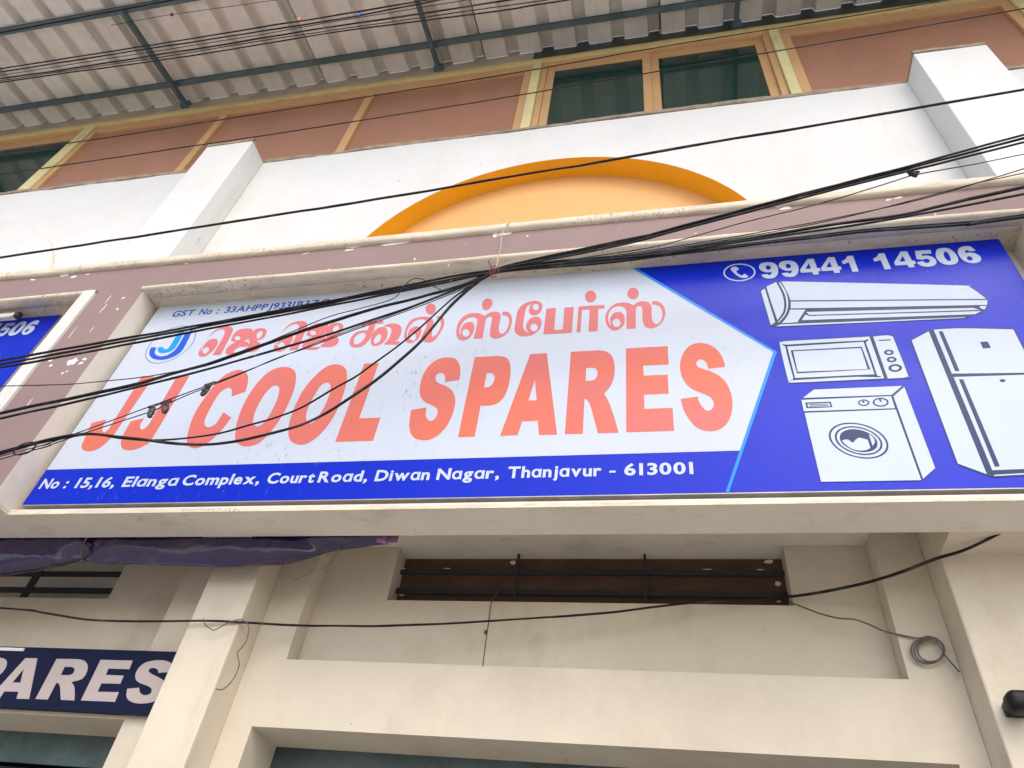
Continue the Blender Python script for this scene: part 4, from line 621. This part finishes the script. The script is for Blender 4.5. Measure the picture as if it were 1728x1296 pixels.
# ------------------------------------------------------------------ cables
CABLES = [
('overhead_cable', 'black cable running along the outer roof purlin, topmost left', 'cable', 'cables strung high under the tin roof', 'cable', 0.0088, [(-10.305, 1.9, 9.493), (-7.307, 1.9, 9.603), (-6.829, 1.9, 9.621), (-6.127, 1.9, 9.64), (-5.302, 1.9, 9.669), (-2.304, 1.9, 9.772)]),
('overhead_cable', 'uppermost cable of the bundle below the roof, with orange tag', 'cable', 'cables strung high under the tin roof', 'cable', 0.0061, [(-8.864, 1.75, 7.878), (-5.866, 1.75, 7.77), (-4.946, 1.75, 7.737), (-3.97, 1.75, 7.715), (-3.171, 1.75, 7.703), (-2.415, 1.75, 7.692), (-1.79, 1.75, 7.693), (1.21, 1.75, 7.697)]),
('overhead_cable', 'second cable of the roof bundle, carrying the blue clip', 'cable', 'cables strung high under the tin roof', 'cable', 0.0061, [(-8.857, 1.77, 7.811), (-5.858, 1.77, 7.737), (-4.883, 1.77, 7.713), (-3.968, 1.77, 7.687), (-3.165, 1.77, 7.663), (-2.409, 1.77, 7.646), (-1.787, 1.77, 7.697), (1.203, 1.77, 7.946)]),
('overhead_cable', 'thin grey wire between the second and fourth roof bundle cables', 'cable', 'cables strung high under the tin roof', 'cable', 0.0032, [(-8.757, 1.76, 7.699), (-5.758, 1.76, 7.609), (-4.797, 1.76, 7.581), (-3.901, 1.76, 7.561), (-3.17, 1.76, 7.548), (-2.487, 1.76, 7.571), (-1.731, 1.76, 7.563), (1.268, 1.76, 7.532)]),
('overhead_cable', 'thick fourth cable in the middle of the roof bundle', 'cable', 'cables strung high under the tin roof', 'cable', 0.0067, [(-8.652, 1.75, 7.605), (-5.655, 1.75, 7.477), (-4.704, 1.75, 7.437), (-3.831, 1.75, 7.429), (-3.06, 1.75, 7.416), (-2.384, 1.75, 7.413), (-1.682, 1.75, 7.385), (-0.984, 1.75, 7.368), (2.016, 1.75, 7.295)]),
('overhead_cable', 'greyish twisted wire just above the lowest roof bundle cable', 'cable', 'cables strung high under the tin roof', 'cable', 0.0039, [(-8.709, 1.78, 7.619), (-5.711, 1.78, 7.521), (-4.756, 1.78, 7.49), (-3.86, 1.78, 7.453), (-3.09, 1.78, 7.457), (-2.402, 1.78, 7.433), (-1.691, 1.78, 7.387), (-0.987, 1.78, 7.35), (2.009, 1.78, 7.194)]),
('overhead_cable', 'lowest cable of the bundle crossing the corrugated roof', 'cable', 'cables strung high under the tin roof', 'cable', 0.0055, [(-8.518, 1.73, 7.48), (-5.522, 1.73, 7.316), (-4.587, 1.73, 7.264), (-3.717, 1.73, 7.216), (-2.974, 1.73, 7.215), (-2.318, 1.73, 7.215), (-1.63, 1.73, 7.159), (-0.95, 1.73, 7.102), (-0.546, 1.73, 7.109), (2.454, 1.73, 7.16)]),
('thread', 'hair-thin thread with a small round bead under the roof', 'thread', None, 'cable', 0.0027, [(-5.398, 1.85, 8.921), (-5.033, 1.85, 8.936), (-4.685, 1.85, 8.93), (-4.053, 1.85, 8.862), (-3.484, 1.85, 8.805), (-0.499, 1.85, 8.506)]),
('overhead_cable', 'thin upper wire crossing the brown window panels', 'cable', 'wires crossing the windows', 'cable', 0.0046, [(-8.656, 2.2, 6.909), (-5.657, 2.2, 6.971), (-4.454, 2.2, 6.995), (-3.341, 2.2, 7.034), (-2.3, 2.2, 7.075), (-1.323, 2.2, 7.12), (-0.403, 2.2, 7.191), (0.301, 2.2, 7.254), (1.301, 2.2, 7.299), (2.05, 2.2, 7.342), (5.045, 2.2, 7.511)]),
('overhead_cable', 'thin lower wire crossing the brown window panels', 'cable', 'wires crossing the windows', 'cable', 0.0045, [(-8.463, 2.25, 6.538), (-5.465, 2.25, 6.648), (-4.315, 2.25, 6.69), (-3.238, 2.25, 6.724), (-2.234, 2.25, 6.772), (-1.29, 2.25, 6.823), (-0.399, 2.25, 6.896), (0.283, 2.25, 6.949), (1.258, 2.25, 7.031), (2.509, 2.25, 7.146), (5.497, 2.25, 7.418)]),
('overhead_cable', 'single black cable passing across the yellow arch niche', 'cable', None, 'cable', 0.0085, [(-7.808, 2.4, 5.346), (-4.817, 2.4, 5.578), (-3.832, 2.4, 5.654), (-2.902, 2.4, 5.731), (-2.022, 2.4, 5.811), (-0.782, 2.4, 5.95), (0.23, 2.4, 6.061), (1.296, 2.4, 6.181), (2.264, 2.4, 6.299), (5.242, 2.4, 6.659)]),
('service_cable', 'uppermost of three cables crossing the sign above the round logo', 'cable', 'cables tied together in front of the shop sign', 'cable', 0.0077, [(-7.254, 2.6, 4.141), (-4.293, 2.6, 4.624), (-3.314, 2.6, 4.783), (-2.574, 2.6, 4.901), (-2.029, 2.6, 4.996), (-1.579, 2.6, 5.079), (-1.196, 2.6, 5.153), (-0.996, 2.6, 5.175), (-0.88, 2.6, 5.217), (-0.546, 2.6, 5.29), (-0.092, 2.6, 5.387), (0.078, 2.6, 5.437), (1.009, 2.6, 5.726), (1.536, 2.6, 5.877), (2.255, 2.6, 6.108), (5.111, 2.6, 7.026)]),
('service_cable', 'middle of three cables crossing the sign above the round logo', 'cable', 'cables tied together in front of the shop sign', 'cable', 0.0078, [(-7.256, 2.62, 4.103), (-4.298, 2.62, 4.608), (-3.321, 2.62, 4.775), (-2.582, 2.62, 4.896), (-2.036, 2.62, 4.995), (-1.585, 2.62, 5.081), (-1.201, 2.62, 5.156), (-1.002, 2.62, 5.187), (-0.875, 2.62, 5.234), (-0.535, 2.62, 5.304), (-0.093, 2.62, 5.397), (0.078, 2.62, 5.448), (1.013, 2.62, 5.735), (1.542, 2.62, 5.886), (2.261, 2.62, 6.107), (5.128, 2.62, 6.991)]),
('service_cable', 'lowest of three cables crossing the sign above the round logo', 'cable', 'cables tied together in front of the shop sign', 'cable', 0.0076, [(-7.168, 2.58, 4.033), (-4.21, 2.58, 4.53), (-3.252, 2.58, 4.691), (-2.533, 2.58, 4.822), (-1.998, 2.58, 4.919), (-1.556, 2.58, 5.007), (-1.18, 2.58, 5.083), (-0.985, 2.58, 5.12), (-0.852, 2.58, 5.165), (-0.518, 2.58, 5.227), (-0.092, 2.58, 5.323), (0.076, 2.58, 5.372), (0.993, 2.58, 5.645), (1.512, 2.58, 5.794), (2.209, 2.58, 5.987), (5.099, 2.58, 6.789)]),
('service_cable', 'wispy wire that arches up in a small loop above the cable tie', 'cable', 'cables tied together in front of the shop sign', 'cable', 0.0029, [(-2.372, 2.56, 4.54), (-2.002, 2.56, 4.766), (-1.772, 2.56, 4.842), (-1.582, 2.56, 4.91), (-1.539, 2.56, 5.026), (-1.495, 2.56, 5.092), (-1.431, 2.56, 5.081), (-1.337, 2.56, 4.996), (-1.245, 2.56, 4.944), (-1.124, 2.56, 4.998), (-0.977, 2.56, 5.09)]),
('service_cable', 'thin wire leaving the left sign level then joining the thick second cable', 'cable', 'cables tied together in front of the shop sign', 'cable', 0.0033, [(-7.162, 2.63, 4.543), (-4.165, 2.63, 4.411), (-3.894, 2.63, 4.399), (-3.638, 2.63, 4.392), (-3.364, 2.63, 4.401), (-3.108, 2.63, 4.419), (-2.89, 2.63, 4.451), (-2.767, 2.63, 4.478), (-2.533, 2.63, 4.56), (-2.314, 2.63, 4.669), (-1.845, 2.63, 4.876), (-1.181, 2.63, 5.065), (-1.004, 2.63, 5.186), (-0.387, 2.63, 5.247), (0.071, 2.63, 5.29), (0.628, 2.63, 5.369), (1.148, 2.63, 5.465), (1.622, 2.63, 5.58), (2.15, 2.63, 5.774), (4.966, 2.63, 6.81)]),
('service_cable', 'thick cable crossing the letters of the top word, upper of the pair', 'cable', 'cables tied together in front of the shop sign', 'cable', 0.0101, [(-6.875, 2.6, 3.492), (-3.946, 2.6, 4.14), (-3.537, 2.6, 4.231), (-3.124, 2.6, 4.32), (-2.737, 2.6, 4.448), (-2.51, 2.6, 4.543), (-2.293, 2.6, 4.647), (-2.071, 2.6, 4.748), (-1.826, 2.6, 4.847), (-1.465, 2.6, 4.951), (-1.17, 2.6, 5.043), (-0.993, 2.6, 5.151), (-0.747, 2.6, 5.19), (-0.382, 2.6, 5.199), (0.069, 2.6, 5.212), (0.73, 2.6, 5.302), (1.322, 2.6, 5.361), (1.644, 2.6, 5.444), (2.065, 2.6, 5.546), (4.981, 2.6, 6.253)]),
('service_cable', 'lower cable of the pair over the tall J letters', 'cable', 'cables tied together in front of the shop sign', 'cable', 0.0071, [(-6.808, 2.58, 3.407), (-3.883, 2.58, 4.076), (-3.483, 2.58, 4.168), (-3.134, 2.58, 4.257), (-2.697, 2.58, 4.384), (-2.291, 2.58, 4.518), (-2.018, 2.58, 4.611), (-1.78, 2.58, 4.707), (-1.439, 2.58, 4.856), (-1.145, 2.58, 5.009), (-0.984, 2.58, 5.111), (-0.739, 2.58, 5.144), (-0.378, 2.58, 5.153), (0.068, 2.58, 5.166), (0.72, 2.58, 5.244), (1.305, 2.58, 5.306), (2.021, 2.58, 5.434), (4.974, 2.58, 5.963)]),
('service_cable', 'thin straight wire above the hanging clips over the tall J letters', 'cable', 'cables tied together in front of the shop sign', 'cable', 0.0031, [(-6.607, 2.62, 2.972), (-3.728, 2.62, 3.815), (-3.492, 2.62, 3.884), (-3.3, 2.62, 3.972), (-3.12, 2.62, 4.058), (-2.91, 2.62, 4.158), (-2.593, 2.62, 4.315), (-2.29, 2.62, 4.469), (-2.064, 2.62, 4.593), (-1.802, 2.62, 4.733), (-1.459, 2.62, 4.895), (-1.162, 2.62, 5.056), (-0.999, 2.62, 5.166), (-0.385, 2.62, 5.221), (0.07, 2.62, 5.261), (0.623, 2.62, 5.336), (1.141, 2.62, 5.438), (1.862, 2.62, 5.654), (2.127, 2.62, 5.714), (5.052, 2.62, 6.381)]),
('service_cable', 'thin wire that carries the three hanging clips', 'cable', 'cables tied together in front of the shop sign', 'cable', 0.0031, [(-6.502, 2.57, 2.848), (-3.641, 2.57, 3.751), (-3.414, 2.57, 3.822), (-3.205, 2.57, 3.918), (-3.013, 2.57, 3.995), (-2.833, 2.57, 4.068), (-2.703, 2.57, 4.154), (-2.534, 2.57, 4.251), (-2.352, 2.57, 4.353), (-2.189, 2.57, 4.454), (-2.021, 2.57, 4.525), (-1.763, 2.57, 4.657), (-1.428, 2.57, 4.816), (-1.124, 2.57, 4.982), (-0.979, 2.57, 5.092)]),
('service_cable', 'thick cable sagging lowest across the red lettering', 'cable', 'cables tied together in front of the shop sign', 'cable', 0.0083, [(-6.568, 2.59, 2.918), (-3.707, 2.59, 3.82), (-3.512, 2.59, 3.882), (-3.373, 2.59, 3.919), (-3.189, 2.59, 3.935), (-2.938, 2.59, 3.894), (-2.613, 2.59, 3.84), (-2.442, 2.59, 3.82), (-2.312, 2.59, 3.821), (-2.158, 2.59, 3.845), (-1.954, 2.59, 3.905), (-1.844, 2.59, 3.953), (-1.744, 2.59, 4.024), (-1.628, 2.59, 4.142), (-1.532, 2.59, 4.249), (-1.43, 2.59, 4.389), (-1.33, 2.59, 4.548), (-1.231, 2.59, 4.802), (-1.157, 2.59, 4.931), (-1.086, 2.59, 5.026), (-0.988, 2.59, 5.125), (-0.74, 2.59, 5.14), (-0.379, 2.59, 5.132), (0.067, 2.59, 5.16), (0.761, 2.59, 5.208), (1.202, 2.59, 5.226), (1.459, 2.59, 5.216), (1.721, 2.59, 5.212), (1.957, 2.59, 5.235), (4.942, 2.59, 5.526)]),
('service_cable', 'thinner sagging cable just above the lowest one on the lettering', 'cable', 'cables tied together in front of the shop sign', 'cable', 0.0054, [(-6.56, 2.61, 2.845), (-3.723, 2.61, 3.819), (-3.53, 2.61, 3.886), (-3.21, 2.61, 3.946), (-2.991, 2.61, 3.911), (-2.817, 2.61, 3.89), (-2.641, 2.61, 3.887), (-2.489, 2.61, 3.897), (-2.347, 2.61, 3.92), (-2.216, 2.61, 3.964), (-2.071, 2.61, 4.012), (-1.93, 2.61, 4.082), (-1.792, 2.61, 4.203), (-1.677, 2.61, 4.296), (-1.599, 2.61, 4.389), (-1.485, 2.61, 4.526), (-1.385, 2.61, 4.665), (-1.291, 2.61, 4.821), (-1.209, 2.61, 4.945), (-1.106, 2.61, 5.054), (-0.996, 2.61, 5.158), (-0.747, 2.61, 5.179), (-0.382, 2.61, 5.177), (0.068, 2.61, 5.202), (0.769, 2.61, 5.25), (1.216, 2.61, 5.274), (1.74, 2.61, 5.259), (1.979, 2.61, 5.285), (4.962, 2.61, 5.607)]),
('service_cable', 'thin wire with a grey clamp right of the yellow arch', 'cable', 'cables tied together in front of the shop sign', 'cable', 0.0033, [(-1.012, 2.65, 5.213), (-0.574, 2.65, 5.276), (-0.172, 2.65, 5.317), (0.073, 2.65, 5.361), (0.488, 2.65, 5.501), (0.949, 2.65, 5.626), (1.311, 2.65, 5.753), (1.537, 2.65, 5.843), (1.623, 2.65, 5.864), (1.948, 2.65, 5.915), (2.222, 2.65, 5.969), (5.166, 2.65, 6.546)]),
('wire_coil', 'small coil of thin wire looped at the left end of the cables', 'wire', None, 'cable', 0.0026, [(-3.446, 2.55, 3.829), (-3.44, 2.55, 3.815), (-3.441, 2.55, 3.8), (-3.448, 2.55, 3.787), (-3.461, 2.55, 3.775), (-3.479, 2.55, 3.766), (-3.498, 2.55, 3.761), (-3.519, 2.55, 3.761), (-3.537, 2.55, 3.765), (-3.552, 2.55, 3.774), (-3.562, 2.55, 3.786), (-3.566, 2.55, 3.8), (-3.563, 2.55, 3.814), (-3.553, 2.55, 3.828), (-3.538, 2.55, 3.839), (-3.519, 2.55, 3.847), (-3.498, 2.55, 3.851), (-3.477, 2.55, 3.85), (-3.458, 2.55, 3.844), (-3.443, 2.55, 3.834), (-3.435, 2.55, 3.822), (-3.432, 2.55, 3.807), (-3.436, 2.55, 3.793), (-3.447, 2.55, 3.78), (-3.462, 2.55, 3.769), (-3.481, 2.55, 3.763), (-3.501, 2.55, 3.76), (-3.521, 2.55, 3.762), (-3.538, 2.55, 3.769), (-3.55, 2.55, 3.779), (-3.557, 2.55, 3.792), (-3.557, 2.55, 3.807), (-3.551, 2.55, 3.821), (-3.538, 2.55, 3.834), (-3.521, 2.55, 3.844), (-3.501, 2.55, 3.849), (-3.479, 2.55, 3.851), (-3.459, 2.55, 3.847), (-3.442, 2.55, 3.839), (-3.431, 2.55, 3.828)]),
('string', 'pale string tying the cable bundle to the ledge', 'string', None, 'string', 0.0036, [(-1.045, 2.835, 6.055), (-1.057, 2.781, 5.857), (-1.028, 2.728, 5.598), (-1.009, 2.674, 5.369), (-0.995, 2.62, 5.159)]),
('cable_tie', 'reddish thread knotted around the cable bundle', 'string', None, 'redstring', 0.0024, [(-0.981, 2.56, 5.082), (-0.979, 2.56, 5.068), (-0.978, 2.56, 5.057), (-0.978, 2.56, 5.049), (-0.98, 2.56, 5.044), (-0.982, 2.56, 5.044), (-0.985, 2.56, 5.048), (-0.989, 2.56, 5.055), (-0.992, 2.56, 5.066), (-0.996, 2.56, 5.079), (-0.999, 2.56, 5.094), (-1.002, 2.56, 5.109), (-1.003, 2.56, 5.124), (-1.003, 2.56, 5.137), (-1.002, 2.56, 5.148), (-1.0, 2.56, 5.155), (-0.997, 2.56, 5.158), (-0.992, 2.56, 5.157), (-0.987, 2.56, 5.152), (-0.982, 2.56, 5.143), (-0.977, 2.56, 5.131), (-0.972, 2.56, 5.117), (-0.967, 2.56, 5.102), (-0.963, 2.56, 5.087), (-0.961, 2.56, 5.072), (-0.959, 2.56, 5.06), (-0.959, 2.56, 5.05), (-0.96, 2.56, 5.044), (-0.962, 2.56, 5.041), (-0.965, 2.56, 5.043), (-0.968, 2.56, 5.049), (-0.972, 2.56, 5.058), (-0.975, 2.56, 5.07), (-0.979, 2.56, 5.084), (-0.981, 2.56, 5.099), (-0.983, 2.56, 5.114), (-0.984, 2.56, 5.128), (-0.984, 2.56, 5.14), (-0.982, 2.56, 5.149), (-0.979, 2.56, 5.154), (-0.975, 2.56, 5.155), (-0.971, 2.56, 5.152), (-0.966, 2.56, 5.146), (-0.96, 2.56, 5.135), (-0.955, 2.56, 5.122), (-0.95, 2.56, 5.107), (-0.946, 2.56, 5.092), (-0.943, 2.56, 5.077)]),
('wire_stub', 'short black wire stub sticking up from the cable tie', 'wire', None, 'cable', 0.0033, [(-1.032, 2.57, 5.232), (-1.009, 2.57, 5.173), (-0.976, 2.57, 5.091)]),
('wall_cable', 'black cable slung across the pillar and wall up to the vent', 'cable', None, 'cable', 0.006, [(-7.043, 3.44, 3.451), (-4.047, 3.46, 3.307), (-3.846, 3.461, 3.298), (-3.641, 3.463, 3.275), (-3.352, 3.465, 3.246), (-2.979, 3.467, 3.248), (-2.613, 3.471, 3.262), (-2.362, 3.508, 3.271), (-2.173, 3.602, 3.306), (-1.765, 3.618, 3.314), (-1.425, 3.631, 3.338), (-0.851, 3.655, 3.396), (-0.402, 3.674, 3.446), (-0.12, 3.686, 3.491), (0.069, 3.712, 3.53), (0.323, 3.768, 3.578), (0.608, 3.83, 3.636)]),
('wall_cable', 'thick black cable rising from the vent to the beam on the right', 'cable', None, 'cable', 0.0078, [(0.597, 3.819, 3.63), (0.666, 3.785, 3.62), (0.784, 3.727, 3.614), (0.902, 3.667, 3.614), (1.009, 3.612, 3.619), (1.153, 3.535, 3.636), (1.278, 3.467, 3.66), (1.377, 3.41, 3.668), (1.447, 3.37, 3.683), (1.551, 3.31, 3.714)]),
('coiled_cable', 'grey cable hanging from the vent and wound in a coil', 'cable', None, 'greycable', 0.0043, [(0.618, 3.82, 3.603), (0.685, 3.787, 3.552), (0.747, 3.753, 3.505), (0.825, 3.72, 3.465), (0.891, 3.714, 3.458), (0.957, 3.708, 3.429), (1.019, 3.702, 3.391), (1.133, 3.696, 3.359), (1.171, 3.69, 3.352), (1.207, 3.69, 3.361), (1.238, 3.689, 3.353), (1.257, 3.689, 3.332), (1.261, 3.688, 3.301), (1.247, 3.688, 3.268), (1.221, 3.688, 3.241), (1.187, 3.687, 3.225), (1.153, 3.687, 3.224), (1.127, 3.687, 3.238), (1.114, 3.686, 3.264), (1.118, 3.686, 3.296), (1.138, 3.685, 3.328), (1.179, 3.685, 3.345), (1.212, 3.685, 3.353), (1.24, 3.684, 3.346), (1.258, 3.684, 3.326), (1.261, 3.683, 3.298), (1.249, 3.683, 3.268), (1.224, 3.683, 3.243), (1.193, 3.682, 3.229), (1.162, 3.682, 3.228), (1.138, 3.682, 3.24), (1.126, 3.681, 3.264), (1.13, 3.681, 3.294), (1.149, 3.68, 3.322), (1.187, 3.68, 3.338), (1.217, 3.68, 3.345), (1.243, 3.679, 3.339), (1.259, 3.679, 3.321), (1.261, 3.678, 3.295), (1.25, 3.678, 3.268), (1.228, 3.678, 3.245), (1.199, 3.677, 3.232), (1.171, 3.677, 3.231), (1.149, 3.677, 3.243), (1.139, 3.676, 3.264), (1.142, 3.676, 3.291), (1.159, 3.675, 3.317), (1.225, 3.675, 3.343), (1.246, 3.675, 3.295), (1.256, 3.674, 3.255), (1.293, 3.674, 3.182)]),
('wire_scrap', 'thin kinked wire dangling from the cable at the left pillar', 'wire', None, 'greycable', 0.0033, [(-2.621, 3.455, 3.264), (-2.595, 3.455, 3.23), (-2.556, 3.456, 3.21), (-2.518, 3.456, 3.2), (-2.455, 3.456, 3.244), (-2.386, 3.457, 3.264), (-2.332, 3.457, 3.239), (-2.308, 3.458, 3.188), (-2.304, 3.458, 3.131), (-2.328, 3.458, 3.077), (-2.313, 3.459, 3.048), (-2.291, 3.459, 3.004), (-2.296, 3.459, 2.931), (-2.334, 3.46, 2.88), (-2.375, 3.46, 2.879)]),
('thread', 'frayed dark thread hanging below the purple tarpaulin', 'thread', None, 'greycable', 0.0022, [(-1.854, 3.34, 3.729), (-1.861, 3.34, 3.65), (-1.88, 3.34, 3.57), (-1.907, 3.34, 3.529), (-1.975, 3.34, 3.502), (-1.997, 3.34, 3.48), (-2.039, 3.34, 3.465), (-2.077, 3.34, 3.439)]),
('string', 'brown knotted string hanging from the vent bars', 'string', None, 'brownstring', 0.0034, [(-1.044, 3.92, 3.718), (-1.049, 3.875, 3.65), (-1.056, 3.83, 3.584), (-1.043, 3.787, 3.448), (-1.032, 3.743, 3.353), (-1.018, 3.7, 3.15)])]
CM = dict(cable=M_cable, greycable=M_greycable, string=M_string, redstring=M_redstring, brownstring=M_brownstring)
for (nm, label, cat, grp, mk, r, pts) in CABLES:
    cp = smooth_open(pts, 7 if len(pts) > 8 else 12); sd = random.uniform(0, 90)
    amp = .28 * r if cat == 'cable' else 0.0                     # slight kinks and waviness of old cable
    cp = [p + noise.noise_vector(p * 4.0 + Vector((sd, 0, 0))) * amp * 1.6 + noise.noise_vector(p * 1.3 + Vector((0, sd, 0))) * amp * 2.2 for p in cp]
    b = MB(); b.tube(cp, [r * (1 + .22 * noise.noise(p * 3.0 + Vector((0, 0, sd)))) for p in cp], 7)
    tag(build(b, nm, CM[mk], smooth=True), label, cat, grp)

def blob(name, p, rx, ry, rz, m, label, cat, tilt=0.0, parent=None, group=None, seg=10):
    b = MB(); ring = 7
    for i in range(ring + 1):
        ph = math.pi * i / ring
        for j in range(seg):
            t = 2 * math.pi * j / seg
            v = Vector((rx * math.sin(ph) * math.cos(t), ry * math.sin(ph) * math.sin(t), rz * math.cos(ph)))
            v = Matrix.Rotation(tilt, 3, 'Y') @ v; b.v.append((p[0] + v.x, p[1] + v.y, p[2] + v.z))
    for i in range(ring):
        for j in range(seg): b.f.append((i * seg + j, i * seg + (j + 1) % seg, (i + 1) * seg + (j + 1) % seg, (i + 1) * seg + j)); b.m.append(0)
    o = build(b, name, m, parent, smooth=True)
    return tag(o, label, cat, group) if label else o
# loop clips hanging from the thin wire in front of the lettering
def clip(p, tilt, label):
    t = thing("wire_clip", p, label, "clip", "clips hanging from the thin wire")
    M3 = Matrix.Rotation(tilt, 3, 'Y'); b = MB(); pts = []
    for k in range(21):
        a = 2 * math.pi * k / 20; v = M3 @ Vector((.013 * math.cos(a), 0, .042 * math.sin(a) - .036)); pts.append((p[0] + v.x, p[1], p[2] + v.z))
    b.tube(pts, .009, 7); build(b, "loop", M_clip, t, smooth=True)
    b = MB(); v = M3 @ Vector((0, 0, .012)); b.tube([(p[0] - .03, p[1], p[2] + v.z - .012), (p[0], p[1], p[2] + v.z), (p[0] + .03, p[1], p[2] + v.z + .012)], .007, 6)
    build(b, "clamp", M_clip, t, smooth=True)
CLIPS = [((-2.845, 2.57, 4.099), -0.25, 'leftmost of the three brown clips hanging on the wire'), ((-2.776, 2.57, 4.122), -0.45, 'middle brown clip hanging on the wire over the second J'), ((-2.554, 2.57, 4.252), 0.12, 'rightmost brown clip hanging on the wire by the letter C')]
for (p, tl, lb) in CLIPS: clip(p, tl, lb)
SM = {'clamp': (1.569, 2.65, 5.876), 'bead': (-4.685, 1.85, 8.93), 'blueclip': (-2.281, 1.77, 7.671), 'orangetag': (-2.828, 1.75, 7.737), 'knot': (-1.037, 3.735, 3.353), 'tube': (-5.097, 2.97, 5.605), 'cctv': (1.382, 3.41, 2.942)}
t = thing("cable_clamp", SM['clamp'], "grey clamp on the thin wire right of the yellow arch", "clamp")
p = SM['clamp']; b = MB(); b.tube([(p[0] - .01, p[1], p[2] + .035), (p[0], p[1], p[2] + .01), (p[0] + .02, p[1], p[2] - .03)], [.012, .020, .014], 8); build(b, "wedge", M_clip, t, smooth=True)
b = MB(); b.tube([(p[0], p[1], p[2]), (p[0] + .035, p[1], p[2] + .008), (p[0] + .05, p[1], p[2] + .012)], [.010, .012, .006], 7); build(b, "ferrule", M_clip, t, smooth=True)
blob("bead", SM['bead'], .017, .017, .019, M_clip, "small dark round bead on the thread under the roof", "bead")
b = MB(); p = SM['blueclip']; b.box(p[0] - .018, p[0] + .012, p[1] - .012, p[1] + .012, p[2] - .03, p[2] + .03); b.box(p[0] - .03, p[0] + .035, p[1] - .010, p[1] + .010, p[2] - .012, p[2] - .0)
tag(build(b, "cable_clip", M_blueclip, bevel=.006), "bright blue plastic clip on the roof cables", "clip")
b = MB(); p = SM['orangetag']; b.box(p[0] - .010, p[0] + .010, p[1] - .008, p[1] + .008, p[2] - .026, p[2] + .024); b.box(p[0] - .024, p[0] + .024, p[1] - .006, p[1] + .006, p[2] - .006, p[2] + .008)
tag(build(b, "cable_tag", M_orangetag, bevel=.004), "little orange tag on the uppermost roof bundle cable", "tag")
blob("string_knot", SM['knot'], .012, .010, .014, M_brownstring, "small brown knot on the string below the vent", "knot")

# fluorescent batten in the left panel
p = SM['tube']
t = thing("tube_light", (p[0] - .6, p[1], p[2]), "cream fluorescent batten with dark end cap in the left panel", "lamp")
b = MB(); b.box(p[0] - 1.25, p[0] - .05, p[1] - .02, p[1] + .03, p[2] - .022, p[2] + .022); build(b, "batten", M_cream, t, bevel=.005)
b = MB(); b.box(p[0] - .049, p[0], p[1] - .024, p[1] + .02, p[2] - .028, p[2] + .026); build(b, "end_cap", M_bar, t, bevel=.008)
b = MB(); b.tube([(p[0] - 1.2, p[1] - .03, p[2] - .045), (p[0] - .06, p[1] - .03, p[2] - .045)], .013, 10); build(b, "tube", M_white, t, smooth=True)

# wall camera on the right pillar
p = SM['cctv']
t = thing("security_camera", p, "small black rounded camera mounted on the right pillar", "camera")
b = MB(); b.box(p[0] - .045, p[0] + .075, p[1] - .06, p[1] + .045, p[2] - .043, p[2] + .043); ho = build(b, "housing", M_black, t, smooth=True, bevel=.034); ho.modifiers["bevel"].segments = 5
b = MB(); b.box(p[0] - .03, p[0] + .05, p[1] + .046, P - .0005, p[2] - .03, p[2] + .03); build(b, "mount", M_black, t, bevel=.01)
b = MB(); b.box(p[0] + .012, p[0] + .026, p[1] - .064, p[1] - .0605, p[2] - .012, p[2] - .002); build(b, "indicator", M_white, t)
